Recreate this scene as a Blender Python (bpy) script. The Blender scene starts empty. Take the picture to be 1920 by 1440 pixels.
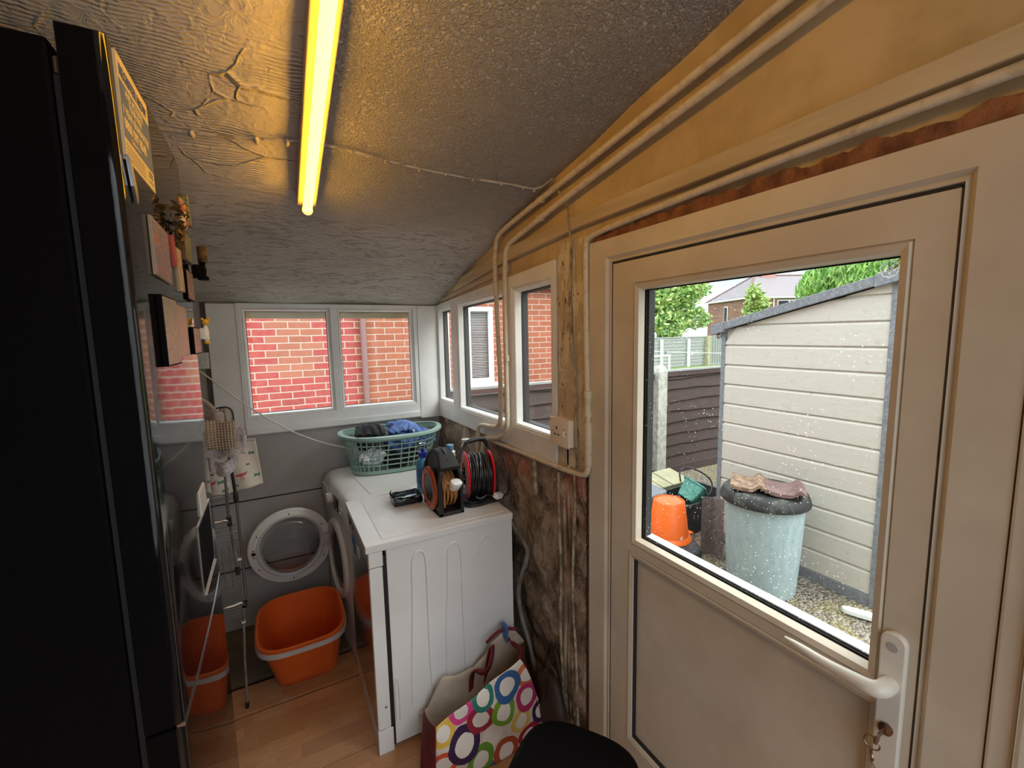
import bpy, bmesh, math, random
from mathutils import Vector, Matrix, Euler, noise as mnoise
random.seed(7)
C = bpy.context.scene.collection
S = bpy.context.scene
PI = math.pi
V = Vector

# ------------------------------------------------------------------ camera
def make_camera():
    cam = bpy.data.cameras.new('camera'); o = bpy.data.objects.new('camera', cam); C.objects.link(o)
    yaw, pitch, roll = .4954, -.1137, -.0198
    F = V((math.sin(yaw)*math.cos(pitch), math.cos(yaw)*math.cos(pitch), math.sin(pitch)))
    Rt = V((math.cos(yaw), -math.sin(yaw), 0)); U = Rt.cross(F)
    R2 = Rt*math.cos(roll)+U*math.sin(roll); U2 = -Rt*math.sin(roll)+U*math.cos(roll)
    m = Matrix((R2, U2, -F)).transposed().to_4x4(); m.translation = V((-.9403, -2.7362, 1.6063))
    o.matrix_world = m
    cam.sensor_width = 36; cam.lens = 816.52*36/1920; cam.clip_start = .02; cam.clip_end = 300
    S.camera = o
make_camera()
S.view_settings.view_transform = 'Standard'; S.view_settings.look = 'None'
S.view_settings.gamma = 1; S.view_settings.use_curve_mapping = False
S.view_settings.exposure = 1.0
S.cycles.max_bounces = 12; S.cycles.diffuse_bounces = 6; S.cycles.transparent_max_bounces = 24
S.cycles.glossy_bounces = 4; S.cycles.use_denoising = True

# ------------------------------------------------------------------ world: overcast sky
def make_world():
    w = bpy.data.worlds.new('world'); S.world = w; w.use_nodes = True
    nt = w.node_tree; n = nt.nodes; n.clear(); l = nt.links
    out = n.new('ShaderNodeOutputWorld'); bg = n.new('ShaderNodeBackground')
    tc = n.new('ShaderNodeTexCoord'); mp = n.new('ShaderNodeMapping'); mp.inputs['Scale'].default_value = (1, 1, 3)
    nz = n.new('ShaderNodeTexNoise'); nz.inputs['Scale'].default_value = 3; nz.inputs['Detail'].default_value = 5
    cr = n.new('ShaderNodeValToRGB')
    cr.color_ramp.elements[0].position = .38; cr.color_ramp.elements[0].color = (.62, .71, .80, 1)
    cr.color_ramp.elements[1].position = .6; cr.color_ramp.elements[1].color = (.88, .90, .91, 1)
    l.new(tc.outputs['Generated'], mp.inputs[0]); l.new(mp.outputs[0], nz.inputs['Vector'])
    l.new(nz.outputs[0], cr.inputs[0]); l.new(cr.outputs[0], bg.inputs[0])
    # overcast sky: dimmer near the horizon, brightest overhead
    sp = n.new('ShaderNodeSeparateXYZ'); l.new(tc.outputs['Generated'], sp.inputs[0])
    gr = n.new('ShaderNodeMapRange'); gr.interpolation_type = 'SMOOTHSTEP'
    gr.inputs[1].default_value = .06; gr.inputs[2].default_value = .55; gr.inputs[3].default_value = .80; gr.inputs[4].default_value = 2.2
    l.new(sp.outputs[2], gr.inputs[0]); l.new(gr.outputs[0], bg.inputs[1]); l.new(bg.outputs[0], out.inputs[0])
make_world()
sun = bpy.data.lights.new('sun', 'SUN'); sun.energy = 1.3; sun.angle = .6; sun.color = (1, .97, .92)
so = bpy.data.objects.new('sun', sun); C.objects.link(so); so.rotation_euler = (math.radians(38), math.radians(25), math.radians(15))

# ------------------------------------------------------------------ materials
MAT = {}
class NT:
    """tiny node-graph writer"""
    def __init__(s, name):
        s.m = bpy.data.materials.new(name); s.m.use_nodes = True; s.t = s.m.node_tree; s.t.nodes.clear()
        s.out = s.N('ShaderNodeOutputMaterial'); s.b = s.N('ShaderNodeBsdfPrincipled'); s.L(s.b.outputs[0], s.out.inputs[0])
        s._tc = None; MAT[name] = s.m
    def N(s, t, **k):
        n = s.t.nodes.new(t)
        for a, v in k.items(): setattr(n, a, v)
        return n
    def L(s, a, b): s.t.links.new(a, b)
    def put(s, sock, v):
        if isinstance(v, bpy.types.NodeSocket): s.L(v, sock)
        elif isinstance(v, (tuple, list)) and len(v) == 3 and sock.type == 'RGBA': sock.default_value = (*v, 1)
        else: sock.default_value = v
    def co(s, kind='Object'):
        if s._tc is None: s._tc = s.N('ShaderNodeTexCoord')
        return s._tc.outputs[kind]
    def m_(s, op, a, b=0., c=0.):
        n = s.N('ShaderNodeMath', operation=op); s.put(n.inputs[0], a); s.put(n.inputs[1], b); s.put(n.inputs[2], c); return n.outputs[0]
    def map(s, v, sc=(1, 1, 1), loc=(0, 0, 0), rot=(0, 0, 0)):
        n = s.N('ShaderNodeMapping'); s.L(v, n.inputs[0]); n.inputs['Scale'].default_value = sc; n.inputs['Location'].default_value = loc; n.inputs['Rotation'].default_value = rot
        return n.outputs[0]
    def noise(s, scale, vec=None, det=4, rough=.55, dist=0.):
        n = s.N('ShaderNodeTexNoise'); s.L(vec or s.co(), n.inputs['Vector'])
        n.inputs['Scale'].default_value = scale; n.inputs['Detail'].default_value = det; n.inputs['Roughness'].default_value = rough; n.inputs['Distortion'].default_value = dist
        return n.outputs[0]
    def wave(s, scale, vec=None, dist=0., kind='BANDS', dirn='X', det=2, dsc=1.):
        n = s.N('ShaderNodeTexWave', wave_type=kind)
        if kind == 'BANDS': n.bands_direction = dirn
        s.L(vec or s.co(), n.inputs['Vector']); n.inputs['Scale'].default_value = scale; n.inputs['Distortion'].default_value = dist; n.inputs['Detail'].default_value = det; n.inputs['Detail Scale'].default_value = dsc
        return n.outputs['Fac']
    def vor(s, scale, vec=None, out='Distance', feat='F1'):
        n = s.N('ShaderNodeTexVoronoi', feature=feat); s.L(vec or s.co(), n.inputs['Vector']); n.inputs['Scale'].default_value = scale; return n.outputs[out]
    def ramp(s, v, stops, interp='LINEAR'):
        n = s.N('ShaderNodeValToRGB'); s.L(v, n.inputs[0]); r = n.color_ramp; r.interpolation = interp
        while len(r.elements) < len(stops): r.elements.new(.5)
        for e, (p, c) in zip(r.elements, stops):
            e.position = p; e.color = (*c, 1) if isinstance(c, (tuple, list)) else (c, c, c, 1)
        return n.outputs[0]
    def mix(s, f, a, b, bt='MIX'):
        n = s.N('ShaderNodeMix', data_type='RGBA', blend_type=bt); s.put(n.inputs[0], f); s.put(n.inputs[6], a); s.put(n.inputs[7], b); return n.outputs[2]
    def sep(s, v):
        n = s.N('ShaderNodeSeparateXYZ'); s.L(v, n.inputs[0]); return n.outputs
    def comb(s, x, y, z):
        n = s.N('ShaderNodeCombineXYZ'); s.put(n.inputs[0], x); s.put(n.inputs[1], y); s.put(n.inputs[2], z); return n.outputs[0]
    def bump(s, h, strength=.3, dist=.01, nrm=None):
        n = s.N('ShaderNodeBump'); s.L(h, n.inputs['Height']); n.inputs['Strength'].default_value = strength; n.inputs['Distance'].default_value = dist
        if nrm is not None: s.L(nrm, n.inputs['Normal'])
        return n.outputs[0]
    def set(s, col=None, rough=None, nrm=None, metal=None, **k):
        if col is not None: s.put(s.b.inputs['Base Color'], col)
        if rough is not None: s.put(s.b.inputs['Roughness'], rough)
        if nrm is not None: s.L(nrm, s.b.inputs['Normal'])
        if metal is not None: s.b.inputs['Metallic'].default_value = metal
        for a, v in k.items(): s.put(s.b.inputs[a.replace('_', ' ')], v)
        return s.m
def pm(name, col, rough=.5, col2=None, sc=8, bump=0., bsc=60, bd=.002, metal=0., lo=.4, hi=.62, stretch=(1, 1, 1), **k):
    """plain surface: two-tone noise and a bump"""
    g = NT(name); c = col; vec = g.map(g.co(), stretch)
    if col2 is not None: c = g.mix(g.ramp(g.noise(sc, vec), [(lo, 0.), (hi, 1.)]), col, col2)
    nr = g.bump(g.noise(bsc, vec), bump, bd) if bump else None
    return g.set(c, rough, nr, metal, **k)

pm('white_upvc', (.86, .855, .83), .32, (.78, .77, .74), 5, .04, 30)
pm('handle_white', (.72, .68, .60), .35)
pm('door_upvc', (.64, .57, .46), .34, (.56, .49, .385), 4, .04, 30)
pm('cream_paint_pipe', (.66, .57, .42), .45, (.44, .34, .22), 40, .35, 90, lo=.5, hi=.78)
pm('gloss_black', (.006, .006, .007), .06, None, 8, .05, 5.5, .012)
pm('matte_black', (.004, .0035, .004), .6, None, 8, .2, 300, .0005, Specular_IOR_Level=.05)
pm('black_plastic', (.012, .012, .013), .38, (.03, .03, .032), 20)
pm('black_rubber', (.010, .010, .011), .5)
pm('dark_seal', (.012, .012, .014), .6)
pm('chrome', (.5, .5, .52), .25, metal=1.)
pm('steel', (.42, .43, .45), .3, metal=1.)
pm('brass', (.30, .20, .14), .3, metal=1.)
pm('white_enamel', (.80, .80, .80), .28, (.74, .73, .72), 3, .02, 20)
pm('dirty_enamel', (.78, .78, .78), .3, (.62, .58, .52), 5, lo=.5, hi=.8)
pm('pale_plastic', (.62, .60, .56), .4)
pm('white_plastic', (.85, .85, .84), .3)
pm('silver_front', (.42, .39, .37), .13, metal=.85)
pm('dark_glass', (.01, .01, .012), .05)
pm('drum_shade', (.03, .03, .03), .5)
pm('orange_tub', (.70, .125, .02), .35, (.62, .095, .014), 6, .1, 90, .0008)
pm('orange_pail', (.95, .16, .02), .35)
pm('grey_handle', (.42, .40, .39), .35)
pm('basket_green', (.25, .38, .32), .4)
pm('cloth_black', (.025, .024, .028), .9, (.045, .043, .05), 12, .4, 200)
pm('cloth_blue', (.13, .22, .50), .9, (.09, .16, .40), 18, .4, 260)
pm('cloth_white', (.72, .74, .78), .9, (.55, .57, .62), 14, .4, 200)
pm('cloth_taupe', (.55, .48, .45), .95, (.40, .33, .31), 60, .9, 180, .004)
pm('towel_white', (.66, .61, .62), .95, (.42, .38, .39), 90, .9, 200, .003)
pm('clip_red', (.38, .07, .07), .5)
pm('batten_enamel', (.50, .43, .32), .4, (.40, .33, .24), 8)
pm('red_plastic', (.72, .02, .03), .28)
pm('orange_line', (.50, .10, .03), .35, (.35, .06, .02), 20)
pm('amber_cable', (.50, .22, .07), .4)
pm('black_cable', (.02, .02, .022), .3)
pm('grey_hose', (.20, .19, .18), .5, (.13, .12, .11), 20)
pm('navy_cap', (.02, .03, .35), .3)
pm('wine_cloth', (.22, .02, .03), .8, (.12, .012, .02), 14, .3, 100)
pm('beige_lining', (.55, .47, .38), .85, (.40, .33, .26), 10, .35, 60, .003)
pm('brown_leather', (.05, .032, .024), .6, (.02, .014, .011), 10, .4, 60)
pm('grimy_cord', (.42, .35, .26), .7, (.17, .125, .085), 26, .4, 80)
pm('cream_cord', (.72, .68, .62), .6)
pm('socket_plastic', (.80, .70, .58), .35)
pm('yellow_toy', (.75, .42, .05), .6)
pm('green_plastic', (.03, .22, .16), .4, (.12, .32, .26), 40)
pm('concrete', (.55, .54, .49), .9, (.36, .36, .31), 18, .5, 90)
pm('felt_grey', (.17, .18, .20), .8, (.25, .26, .28), 60, .3, 200)
pm('white_paint', (.85, .85, .84), .45)
pm('gravel_white', (.8, .85, .82), .5)
pm('bottle_blue', (.07, .27, .50), .15, (.18, .42, .60), 9)
pm('brown_coil', (.16, .09, .03), .5, (.05, .03, .01), 60)
pm('slate_roof', (.27, .24, .25), .8, (.20, .17, .18), 30, .4, 40)

def mat_glass(name, specks=False):
    g = NT(name); g.t.nodes.remove(g.b)
    tr = g.N('ShaderNodeBsdfTransparent'); tr.inputs[0].default_value = (.96, .98, .97, 1)
    gl = g.N('ShaderNodeBsdfGlossy'); gl.inputs['Roughness'].default_value = .0; gl.inputs[0].default_value = (1, 1, 1, 1)
    lw = g.N('ShaderNodeLayerWeight'); lw.inputs[0].default_value = .5
    fr = g.m_('ADD', .02, g.m_('MULTIPLY', .45, g.m_('POWER', lw.outputs['Facing'], 5.)))
    mx = g.N('ShaderNodeMixShader'); g.L(fr, mx.inputs[0]); g.L(tr.outputs[0], mx.inputs[1]); g.L(gl.outputs[0], mx.inputs[2]); o = mx.outputs[0]
    if specks:      # dried rain spots on the outside of the pane
        d = g.vor(95, out='Distance'); sp = g.m_('LESS_THAN', d, .12)
        sp = g.m_('MULTIPLY', sp, g.ramp(g.noise(5), [(.46, 0.), (.58, .6)]))
        df = g.N('ShaderNodeBsdfTranslucent'); df.inputs[0].default_value = (.9, .9, .88, 1)
        m2 = g.N('ShaderNodeMixShader'); g.L(sp, m2.inputs[0]); g.L(o, m2.inputs[1]); g.L(df.outputs[0], m2.inputs[2]); o = m2.outputs[0]
    g.L(o, g.out.inputs[0]); return g.m
mat_glass('glass'); mat_glass('spotted_glass', True)
def mat_clear():
    g = NT('clear_plastic'); g.t.nodes.remove(g.b)
    tr = g.N('ShaderNodeBsdfTransparent'); tr.inputs[0].default_value = (.86, .89, .92, 1)
    gl = g.N('ShaderNodeBsdfGlossy'); gl.inputs['Roughness'].default_value = .12
    lw = g.N('ShaderNodeLayerWeight'); lw.inputs[0].default_value = .45
    mx = g.N('ShaderNodeMixShader'); g.L(lw.outputs['Facing'], mx.inputs[0]); g.L(tr.outputs[0], mx.inputs[1]); g.L(gl.outputs[0], mx.inputs[2]); g.L(mx.outputs[0], g.out.inputs[0])
mat_clear()
def mat_frost():
    g = NT('frosted_transfer'); g.t.nodes.remove(g.b); a = g.N('ShaderNodeBsdfTranslucent'); a.inputs[0].default_value = (.9, .95, .9, 1)
    b = g.N('ShaderNodeBsdfDiffuse'); b.inputs[0].default_value = (.9, .92, .88, 1); m = g.N('ShaderNodeMixShader'); m.inputs[0].default_value = .35
    g.L(a.outputs[0], m.inputs[1]); g.L(b.outputs[0], m.inputs[2]); g.L(m.outputs[0], g.out.inputs[0])
mat_frost()
def mat_emit(name, col, st):
    g = NT(name); g.set((.8, .8, .8), .5, None, 0., Emission_Color=col, Emission_Strength=st)
LAMP = (1, .50, .085)
mat_emit('lit_tube', (1, .48, .028), 9)

def mat_ceiling():
    g = NT('artex'); co = g.co(); s = g.sep(co)
    # trowelled fans on the left, stipple on the right
    nz = g.N('ShaderNodeTexNoise'); g.L(co, nz.inputs['Vector']); nz.inputs['Scale'].default_value = 7; nz.inputs['Detail'].default_value = 5
    wsc = g.N('ShaderNodeVectorMath', operation='MULTIPLY_ADD'); g.L(nz.outputs['Color'], wsc.inputs[0]); wsc.inputs[1].default_value = (.05, .05, 0); g.L(co, wsc.inputs[2]); cw = wsc.outputs[0]
    v = g.vor(5.2, cw, 'Position')
    sub = g.N('ShaderNodeVectorMath', operation='SUBTRACT'); g.L(cw, sub.inputs[0]); g.L(v, sub.inputs[1])
    fans = g.wave(31, g.map(sub.outputs[0], (1, 1, .1), (.05, .03, 0)), .9, 'RINGS', det=2)
    fans = g.m_('MULTIPLY', fans, g.ramp(g.noise(5, det=3), [(.44, .0), (.58, 1.)]))
    edge = g.ramp(g.vor(5.2, cw, 'Distance', 'DISTANCE_TO_EDGE'), [(0., 1.), (.022, 0.)])
    edge = g.m_('MULTIPLY', edge, g.ramp(g.noise(6, det=2), [(.5, 0.), (.58, 1.)]))
    left = g.m_('ADD', g.m_('MULTIPLY', fans, .30), g.m_('MULTIPLY', edge, .8))
    left = g.m_('ADD', left, g.m_('MULTIPLY', g.noise(34, det=4, dist=1.0), .55))
    stip = g.ramp(g.noise(120, det=3, dist=.9), [(.38, 0.), (.66, 1.)])
    stip = g.m_('ADD', g.m_('MULTIPLY', stip, .75), g.m_('MULTIPLY', g.noise(20), .5))
    sx = g.ramp(g.m_('ADD', s[0], 1.35), [(.5, 0.), (.62, 1.)])
    h = g.mix(sx, g.m_('MULTIPLY', left, .62), g.m_('MULTIPLY', stip, 1.))
    # crackled boards low down by the window
    low = g.ramp(g.noise(11, g.map(co, (1, 3.4, 3)), 7, .66, 1.6), [(.38, 0.), (.45, 1.)])
    sy = g.ramp(g.m_('ADD', s[1], 1.2), [(.0, 0.), (.35, 1.)])
    flat = g.m_('ADD', g.m_('MULTIPLY', low, .28), g.m_('MULTIPLY', g.noise(38, g.map(co, (1, 2, 1)), 6, .65, 1.), .55))
    h = g.mix(sy, h, flat)
    c = g.mix(g.ramp(g.noise(3), [(.35, 0.), (.7, 1.)]), (.62, .57, .51), (.54, .495, .44))
    c = g.mix(g.m_('MULTIPLY', g.m_('SUBTRACT', 1., low), g.m_('MULTIPLY', sy, .22)), c, (.14, .12, .10))
    g.set(c, .75, g.bump(h, 1., .019))
mat_ceiling()
def mat_gable():
    g = NT('gable_paint')
    c = g.mix(g.ramp(g.noise(3.2, det=5, rough=.6), [(.42, 0.), (.56, 1.)]), (.62, .475, .265), (.50, .37, .19))
    cr = g.ramp(g.noise(5, det=8, rough=.7, dist=2.), [(.497, 0.), (.5, .8), (.503, 0.)])
    c = g.mix(g.m_('MULTIPLY', cr, .45), c, (.2, .13, .06))
    g.set(c, .55, g.bump(g.noise(40), .15, .002))
mat_gable()
pm('board_paint', (.60, .50, .34), .5, (.48, .38, .23), 6, .3, 30, .002, stretch=(1, .3, 3))
def mat_post():
    g = NT('worn_post'); co = g.co()
    n1 = g.ramp(g.noise(9, g.map(co, (1, 1.5, 1)), 6, .7), [(.44, 0.), (.52, 1.)])
    c = g.mix(n1, (.70, .62, .47), (.52, .43, .30))
    n2 = g.ramp(g.noise(16, g.map(co, (1, 2.2, .8)), 6, .72, .4), [(.58, 0.), (.62, 1.)])
    c = g.mix(n2, c, (.16, .07, .035))
    g.set(c, .7, g.bump(n2, .5, .004, g.bump(g.noise(60), .4, .002)))
mat_post()
def mat_plaster():
    g = NT('crumbling_plaster'); co = g.co(); s = g.sep(co)
    c = g.ramp(g.noise(4.5, det=7, rough=.68, dist=.6), [(.32, (.10, .068, .045)), (.42, (.23, .16, .108)), (.52, (.36, .275, .20)), (.62, (.46, .385, .30)), (.73, (.62, .57, .48))])
    red = g.ramp(g.noise(5.5, g.map(co, loc=(3, 1, 2)), 5, .65), [(.5, 0.), (.6, 1.)])
    hi = g.ramp(s[2], [(.75, 0.), (1.05, 1.)])
    c = g.mix(g.m_('MULTIPLY', g.m_('MULTIPLY', red, hi), .75), c, (.42, .13, .08))
    dirt = g.ramp(g.noise(10, g.map(co, (1, 1, .6)), 8, .74, .6), [(.50, 0.), (.60, 1.)])
    c = g.mix(g.m_('MULTIPLY', dirt, .75), c, (.05, .035, .026))
    fleck = g.ramp(g.noise(48, det=5, rough=.7), [(.60, 0.), (.66, 1.)]); c = g.mix(g.m_('MULTIPLY', fleck, .4), c, (.72, .68, .60))
    h = g.m_('ADD', g.noise(5, det=8, rough=.6, dist=1.), g.m_('MULTIPLY', g.noise(60), .15))
    g.set(c, .9, g.bump(h, 1., .035))
mat_plaster()
def mat_greywall():
    g = NT('grey_board')
    c = g.mix(g.ramp(g.noise(3), [(.35, 0.), (.7, 1.)]), (.40, .375, .355), (.33, .305, .29))
    g.set(c, .8, g.bump(g.noise(70), .35, .003))
mat_greywall()
pm('dark_wall', (.10, .085, .075), .85, (.06, .05, .045), 6, .4, 50)
pm('red_brown_timber', (.10, .038, .016), .8, (.045, .018, .009), 10, .6, 30, .006, stretch=(1, 3, .5))
pm('expanding_foam', (.30, .12, .045), .85, (.14, .05, .02), 22, .9, 40, .01)
def mat_floor():
    g = NT('laminate'); co = g.co(); s = g.sep(co)
    # three-strip laminate: strips run along x, .067 m wide, staggered
    row = g.m_('FLOOR', g.m_('DIVIDE', g.m_('ADD', s[1], 5.), .0675))
    wn = g.N('ShaderNodeTexWhiteNoise', noise_dimensions='1D'); g.L(row, wn.inputs['W'])
    xo = g.m_('ADD', s[0], g.m_('MULTIPLY', wn.outputs[0], .9))
    col = g.m_('FLOOR', g.m_('DIVIDE', g.m_('ADD', xo, 5.), .36))
    w2 = g.N('ShaderNodeTexWhiteNoise', noise_dimensions='2D'); g.L(g.comb(row, col, 0), w2.inputs['Vector'])
    c = g.ramp(w2.outputs[0], [(0., (.38, .165, .062)), (.4, (.50, .245, .10)), (.7, (.56, .295, .13)), (1., (.42, .19, .074))])
    gr = g.noise(14, g.map(co, (1.2, 14, 1)), 6, .7, .5)
    c = g.mix(g.ramp(gr, [(.38, 0.), (.68, .7)]), c, (.36, .165, .072))
    wear = g.ramp(g.noise(5, det=5, rough=.7), [(.54, 0.), (.7, 1.)])
    c = g.mix(g.m_('MULTIPLY', wear, .4), c, (.60, .42, .27))
    scr = g.ramp(g.noise(30, g.map(co, (1, 1.6, 1)), 8, .75, 2.5), [(.49, 0.), (.5, 1.), (.51, 0.)]); c = g.mix(g.m_('MULTIPLY', scr, .35), c, (.72, .58, .44))
    fy = g.m_('FRACT', g.m_('DIVIDE', g.m_('ADD', s[1], 5.), .0675))
    seam = g.m_('LESS_THAN', fy, .03)
    c = g.mix(g.m_('MULTIPLY', seam, .35), c, (.12, .05, .02))
    g.set(c, .38, g.bump(gr, .12, .002))
mat_floor()
pm('old_lino', (.15, .10, .058), .6, (.09, .062, .036), 8, .2, 40)

def brick_mat(name, bw, bh, mort, cols, mortar, mask=None, axes=(0, 2), speck=0.):
    g = NT(name); s = g.sep(g.co()); u, z = s[axes[0]], s[axes[1]]
    u = g.m_('ADD', u, 20.); z0 = g.m_('ADD', z, 5.)
    wob = g.m_('MULTIPLY', g.m_('SUBTRACT', g.noise(9, det=2), .5), bh*.12)
    z1 = g.m_('ADD', z0, wob)
    row = g.m_('FLOOR', g.m_('DIVIDE', z1, bh)); off = g.m_('MULTIPLY', g.m_('MODULO', row, 2.), bw/2)
    uo = g.m_('ADD', g.m_('ADD', u, off), wob); col = g.m_('FLOOR', g.m_('DIVIDE', uo, bw))
    fu = g.m_('MULTIPLY', g.m_('FRACT', g.m_('DIVIDE', uo, bw)), bw); fz = g.m_('MULTIPLY', g.m_('FRACT', g.m_('DIVIDE', z1, bh)), bh)
    mo = g.m_('MAXIMUM', g.m_('LESS_THAN', fu, mort), g.m_('LESS_THAN', fz, mort))
    wn = g.N('ShaderNodeTexWhiteNoise', noise_dimensions='2D'); g.L(g.comb(row, col, 0), wn.inputs['Vector'])
    c = g.ramp(wn.outputs[0], [(i/(len(cols)-1), k) for i, k in enumerate(cols)])
    mcol = mortar
    if mask:     # painted bricks: centre of brick tested against a region
        uc = g.m_('SUBTRACT', g.m_('SUBTRACT', g.m_('MULTIPLY', g.m_('ADD', col, .5), bw), off), 20.); zc = g.m_('SUBTRACT', g.m_('MULTIPLY', g.m_('ADD', row, .5), bh), 5.)
        isred = mask(g, uc, zc)
        rc = g.ramp(wn.outputs[0], [(0., (.36, .037, .034)), (.6, (.42, .048, .042)), (1., (.31, .030, .028))])
        c = g.mix(isred, c, rc)
    blo = g.noise(22, det=5, rough=.7)
    c = g.mix(g.ramp(blo, [(.4, 0.), (.75, .45)]), c, tuple(min(1, x*1.25+.04) for x in cols[0]))
    if speck: c = g.mix(g.m_('MULTIPLY', g.ramp(g.noise(60), [(.6, 0.), (.7, 1.)]), speck), c, (.7, .6, .5))
    c = g.mix(mo, c, mcol)
    g.set(c, .85, g.bump(g.m_('SUBTRACT', 1., mo), .5, .006)); return g.m
def redmask(g, u, z):
    a = g.m_('LESS_THAN', u, -.52)      # object coordinates: the house's origin stands at x = .4
    inf = g.m_('MULTIPLY', g.m_('MULTIPLY', g.m_('GREATER_THAN', u, -1.42), g.m_('LESS_THAN', u, -.90)), g.m_('GREATER_THAN', z, 1.31))
    return g.m_('MULTIPLY', a, g.m_('SUBTRACT', 1., inf))
brick_mat('house_brick', .225, .075, .011, [(.37, .115, .058), (.32, .09, .046), (.41, .135, .07), (.345, .105, .058)], (.50, .40, .32), redmask)
brick_mat('far_brick', .45, .15, .02, [(.20, .085, .06), (.32, .14, .10), (.15, .07, .05), (.27, .12, .09)], (.36, .28, .22))
brick_mat('chimney_brick', .45, .15, .02, [(.48, .20, .16), (.52, .25, .2)], (.5, .42, .36))
def mat_clad():
    g = NT('shed_cladding'); co = g.co()
    gr = g.noise(6, g.map(co, (1, 2, 30)), 6, .65, .6)
    c = g.mix(g.ramp(gr, [(.4, 0.), (.8, 1.)]), (.60, .56, .50), (.52, .485, .425))
    c = g.mix(g.m_('MULTIPLY', g.ramp(g.noise(26, det=3), [(.62, 0.), (.70, 1.)]), .35), c, (.36, .34, .30))
    g.set(c, .55, g.bump(gr, .35, .004))
mat_clad()
def mat_fencewood(name, a, b, c3):
    g = NT(name); co = g.co()
    gr = g.noise(7, g.map(co, (1.2, 1.2, 16)), 6, .7, .8)
    c = g.mix(g.ramp(gr, [(.35, 0.), (.68, 1.)]), a, b)
    c = g.mix(g.m_('MULTIPLY', g.ramp(g.noise(40), [(.62, 0.), (.7, 1.)]), .5), c, c3)
    g.set(c, .85, g.bump(gr, .5, .006))
mat_fencewood('brown_fence_wood', (.085, .055, .048), (.045, .028, .025), (.16, .12, .1))
mat_fencewood('grey_fence_wood', (.36, .37, .36), (.24, .25, .24), (.45, .45, .42))
def mat_bin():
    g = NT('faded_bin'); co = g.co()
    st = g.noise(9, g.map(co, (3, 3, .7)), 7, .75)
    c = g.mix(g.ramp(st, [(.35, 0.), (.7, 1.)]), (.28, .37, .39), (.40, .49, .50))
    c = g.mix(g.m_('MULTIPLY', g.ramp(g.noise(46, g.map(co, (1, 1, .5)), 6, .75), [(.56, 0.), (.64, 1.)]), .4), c, (.14, .18, .19))
    g.set(c, .6, g.bump(st, .2, .003))
mat_bin()
pm('mossy_black', (.02, .02, .02), .6, (.10, .10, .085), 16, .4, 60, lo=.5, hi=.7)
pm('brown_tile', (.23, .14, .125), .85, (.17, .10, .09), 14, .4, 90)
pm('weathered_tile', (.38, .25, .16), .9, (.20, .12, .08), 20, .6, 60)
pm('ridge_brown', (.12, .085, .078), .9, (.18, .14, .125), 30, .6, 120)
pm('mossy_slab', (.48, .44, .29), .9, (.36, .34, .20), 9, .5, 60)
def mat_gravel():
    g = NT('gravel'); co = g.co()
    d = g.vor(62, co, 'Color'); dd = g.vor(62, co, 'Distance')
    c = g.mix(.45, g.ramp(g.N('ShaderNodeRGBToBW').outputs[0], [(0, .3), (1, .3)]), d)
    bw = g.N('ShaderNodeRGBToBW'); g.L(d, bw.inputs[0])
    c = g.ramp(bw.outputs[0], [(.1, (.12, .09, .065)), (.4, (.23, .185, .14)), (.65, (.33, .28, .215)), (.9, (.44, .39, .33))])
    c = g.mix(g.m_('MULTIPLY', g.ramp(g.noise(4), [(.5, 0.), (.65, 1.)]), .5), c, (.36, .31, .10))
    g.set(c, .9, g.bump(g.m_('SUBTRACT', 1., dd), 1., .02))
mat_gravel()
pm('grass', (.12, .20, .05), .9, (.22, .26, .10), 2, .8, 30, .03)
def leafmat(name, a, b):
    g = NT(name); c = g.mix(g.ramp(g.noise(2.2, det=3), [(.35, 0.), (.65, 1.)]), a, b)
    g.set(c, .6, None, 0.); return g.m
leafmat('leaf_light', (.34, .50, .13), (.55, .66, .26)); leafmat('leaf_dark', (.13, .28, .08), (.28, .50, .14)); leafmat('leaf_yellow', (.52, .60, .22), (.40, .52, .16))
leafmat('conifer_green', (.16, .40, .07), (.36, .66, .12))
def mat_knit():
    g = NT('basket_knit'); co = g.co()
    s = g.sep(co)
    a = g.m_('SINE', g.m_('MULTIPLY', g.m_('ADD', s[0], s[2]), 300.)); b = g.m_('SINE', g.m_('MULTIPLY', g.m_('SUBTRACT', s[0], s[2]), 300.))
    h = g.m_('MULTIPLY', a, b)
    c = g.mix(g.ramp(h, [(.0, 0.), (.8, 1.)]), (.44, .34, .26), (.72, .60, .47))
    g.set(c, .95, g.bump(h, .7, .006))
mat_knit()
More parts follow.
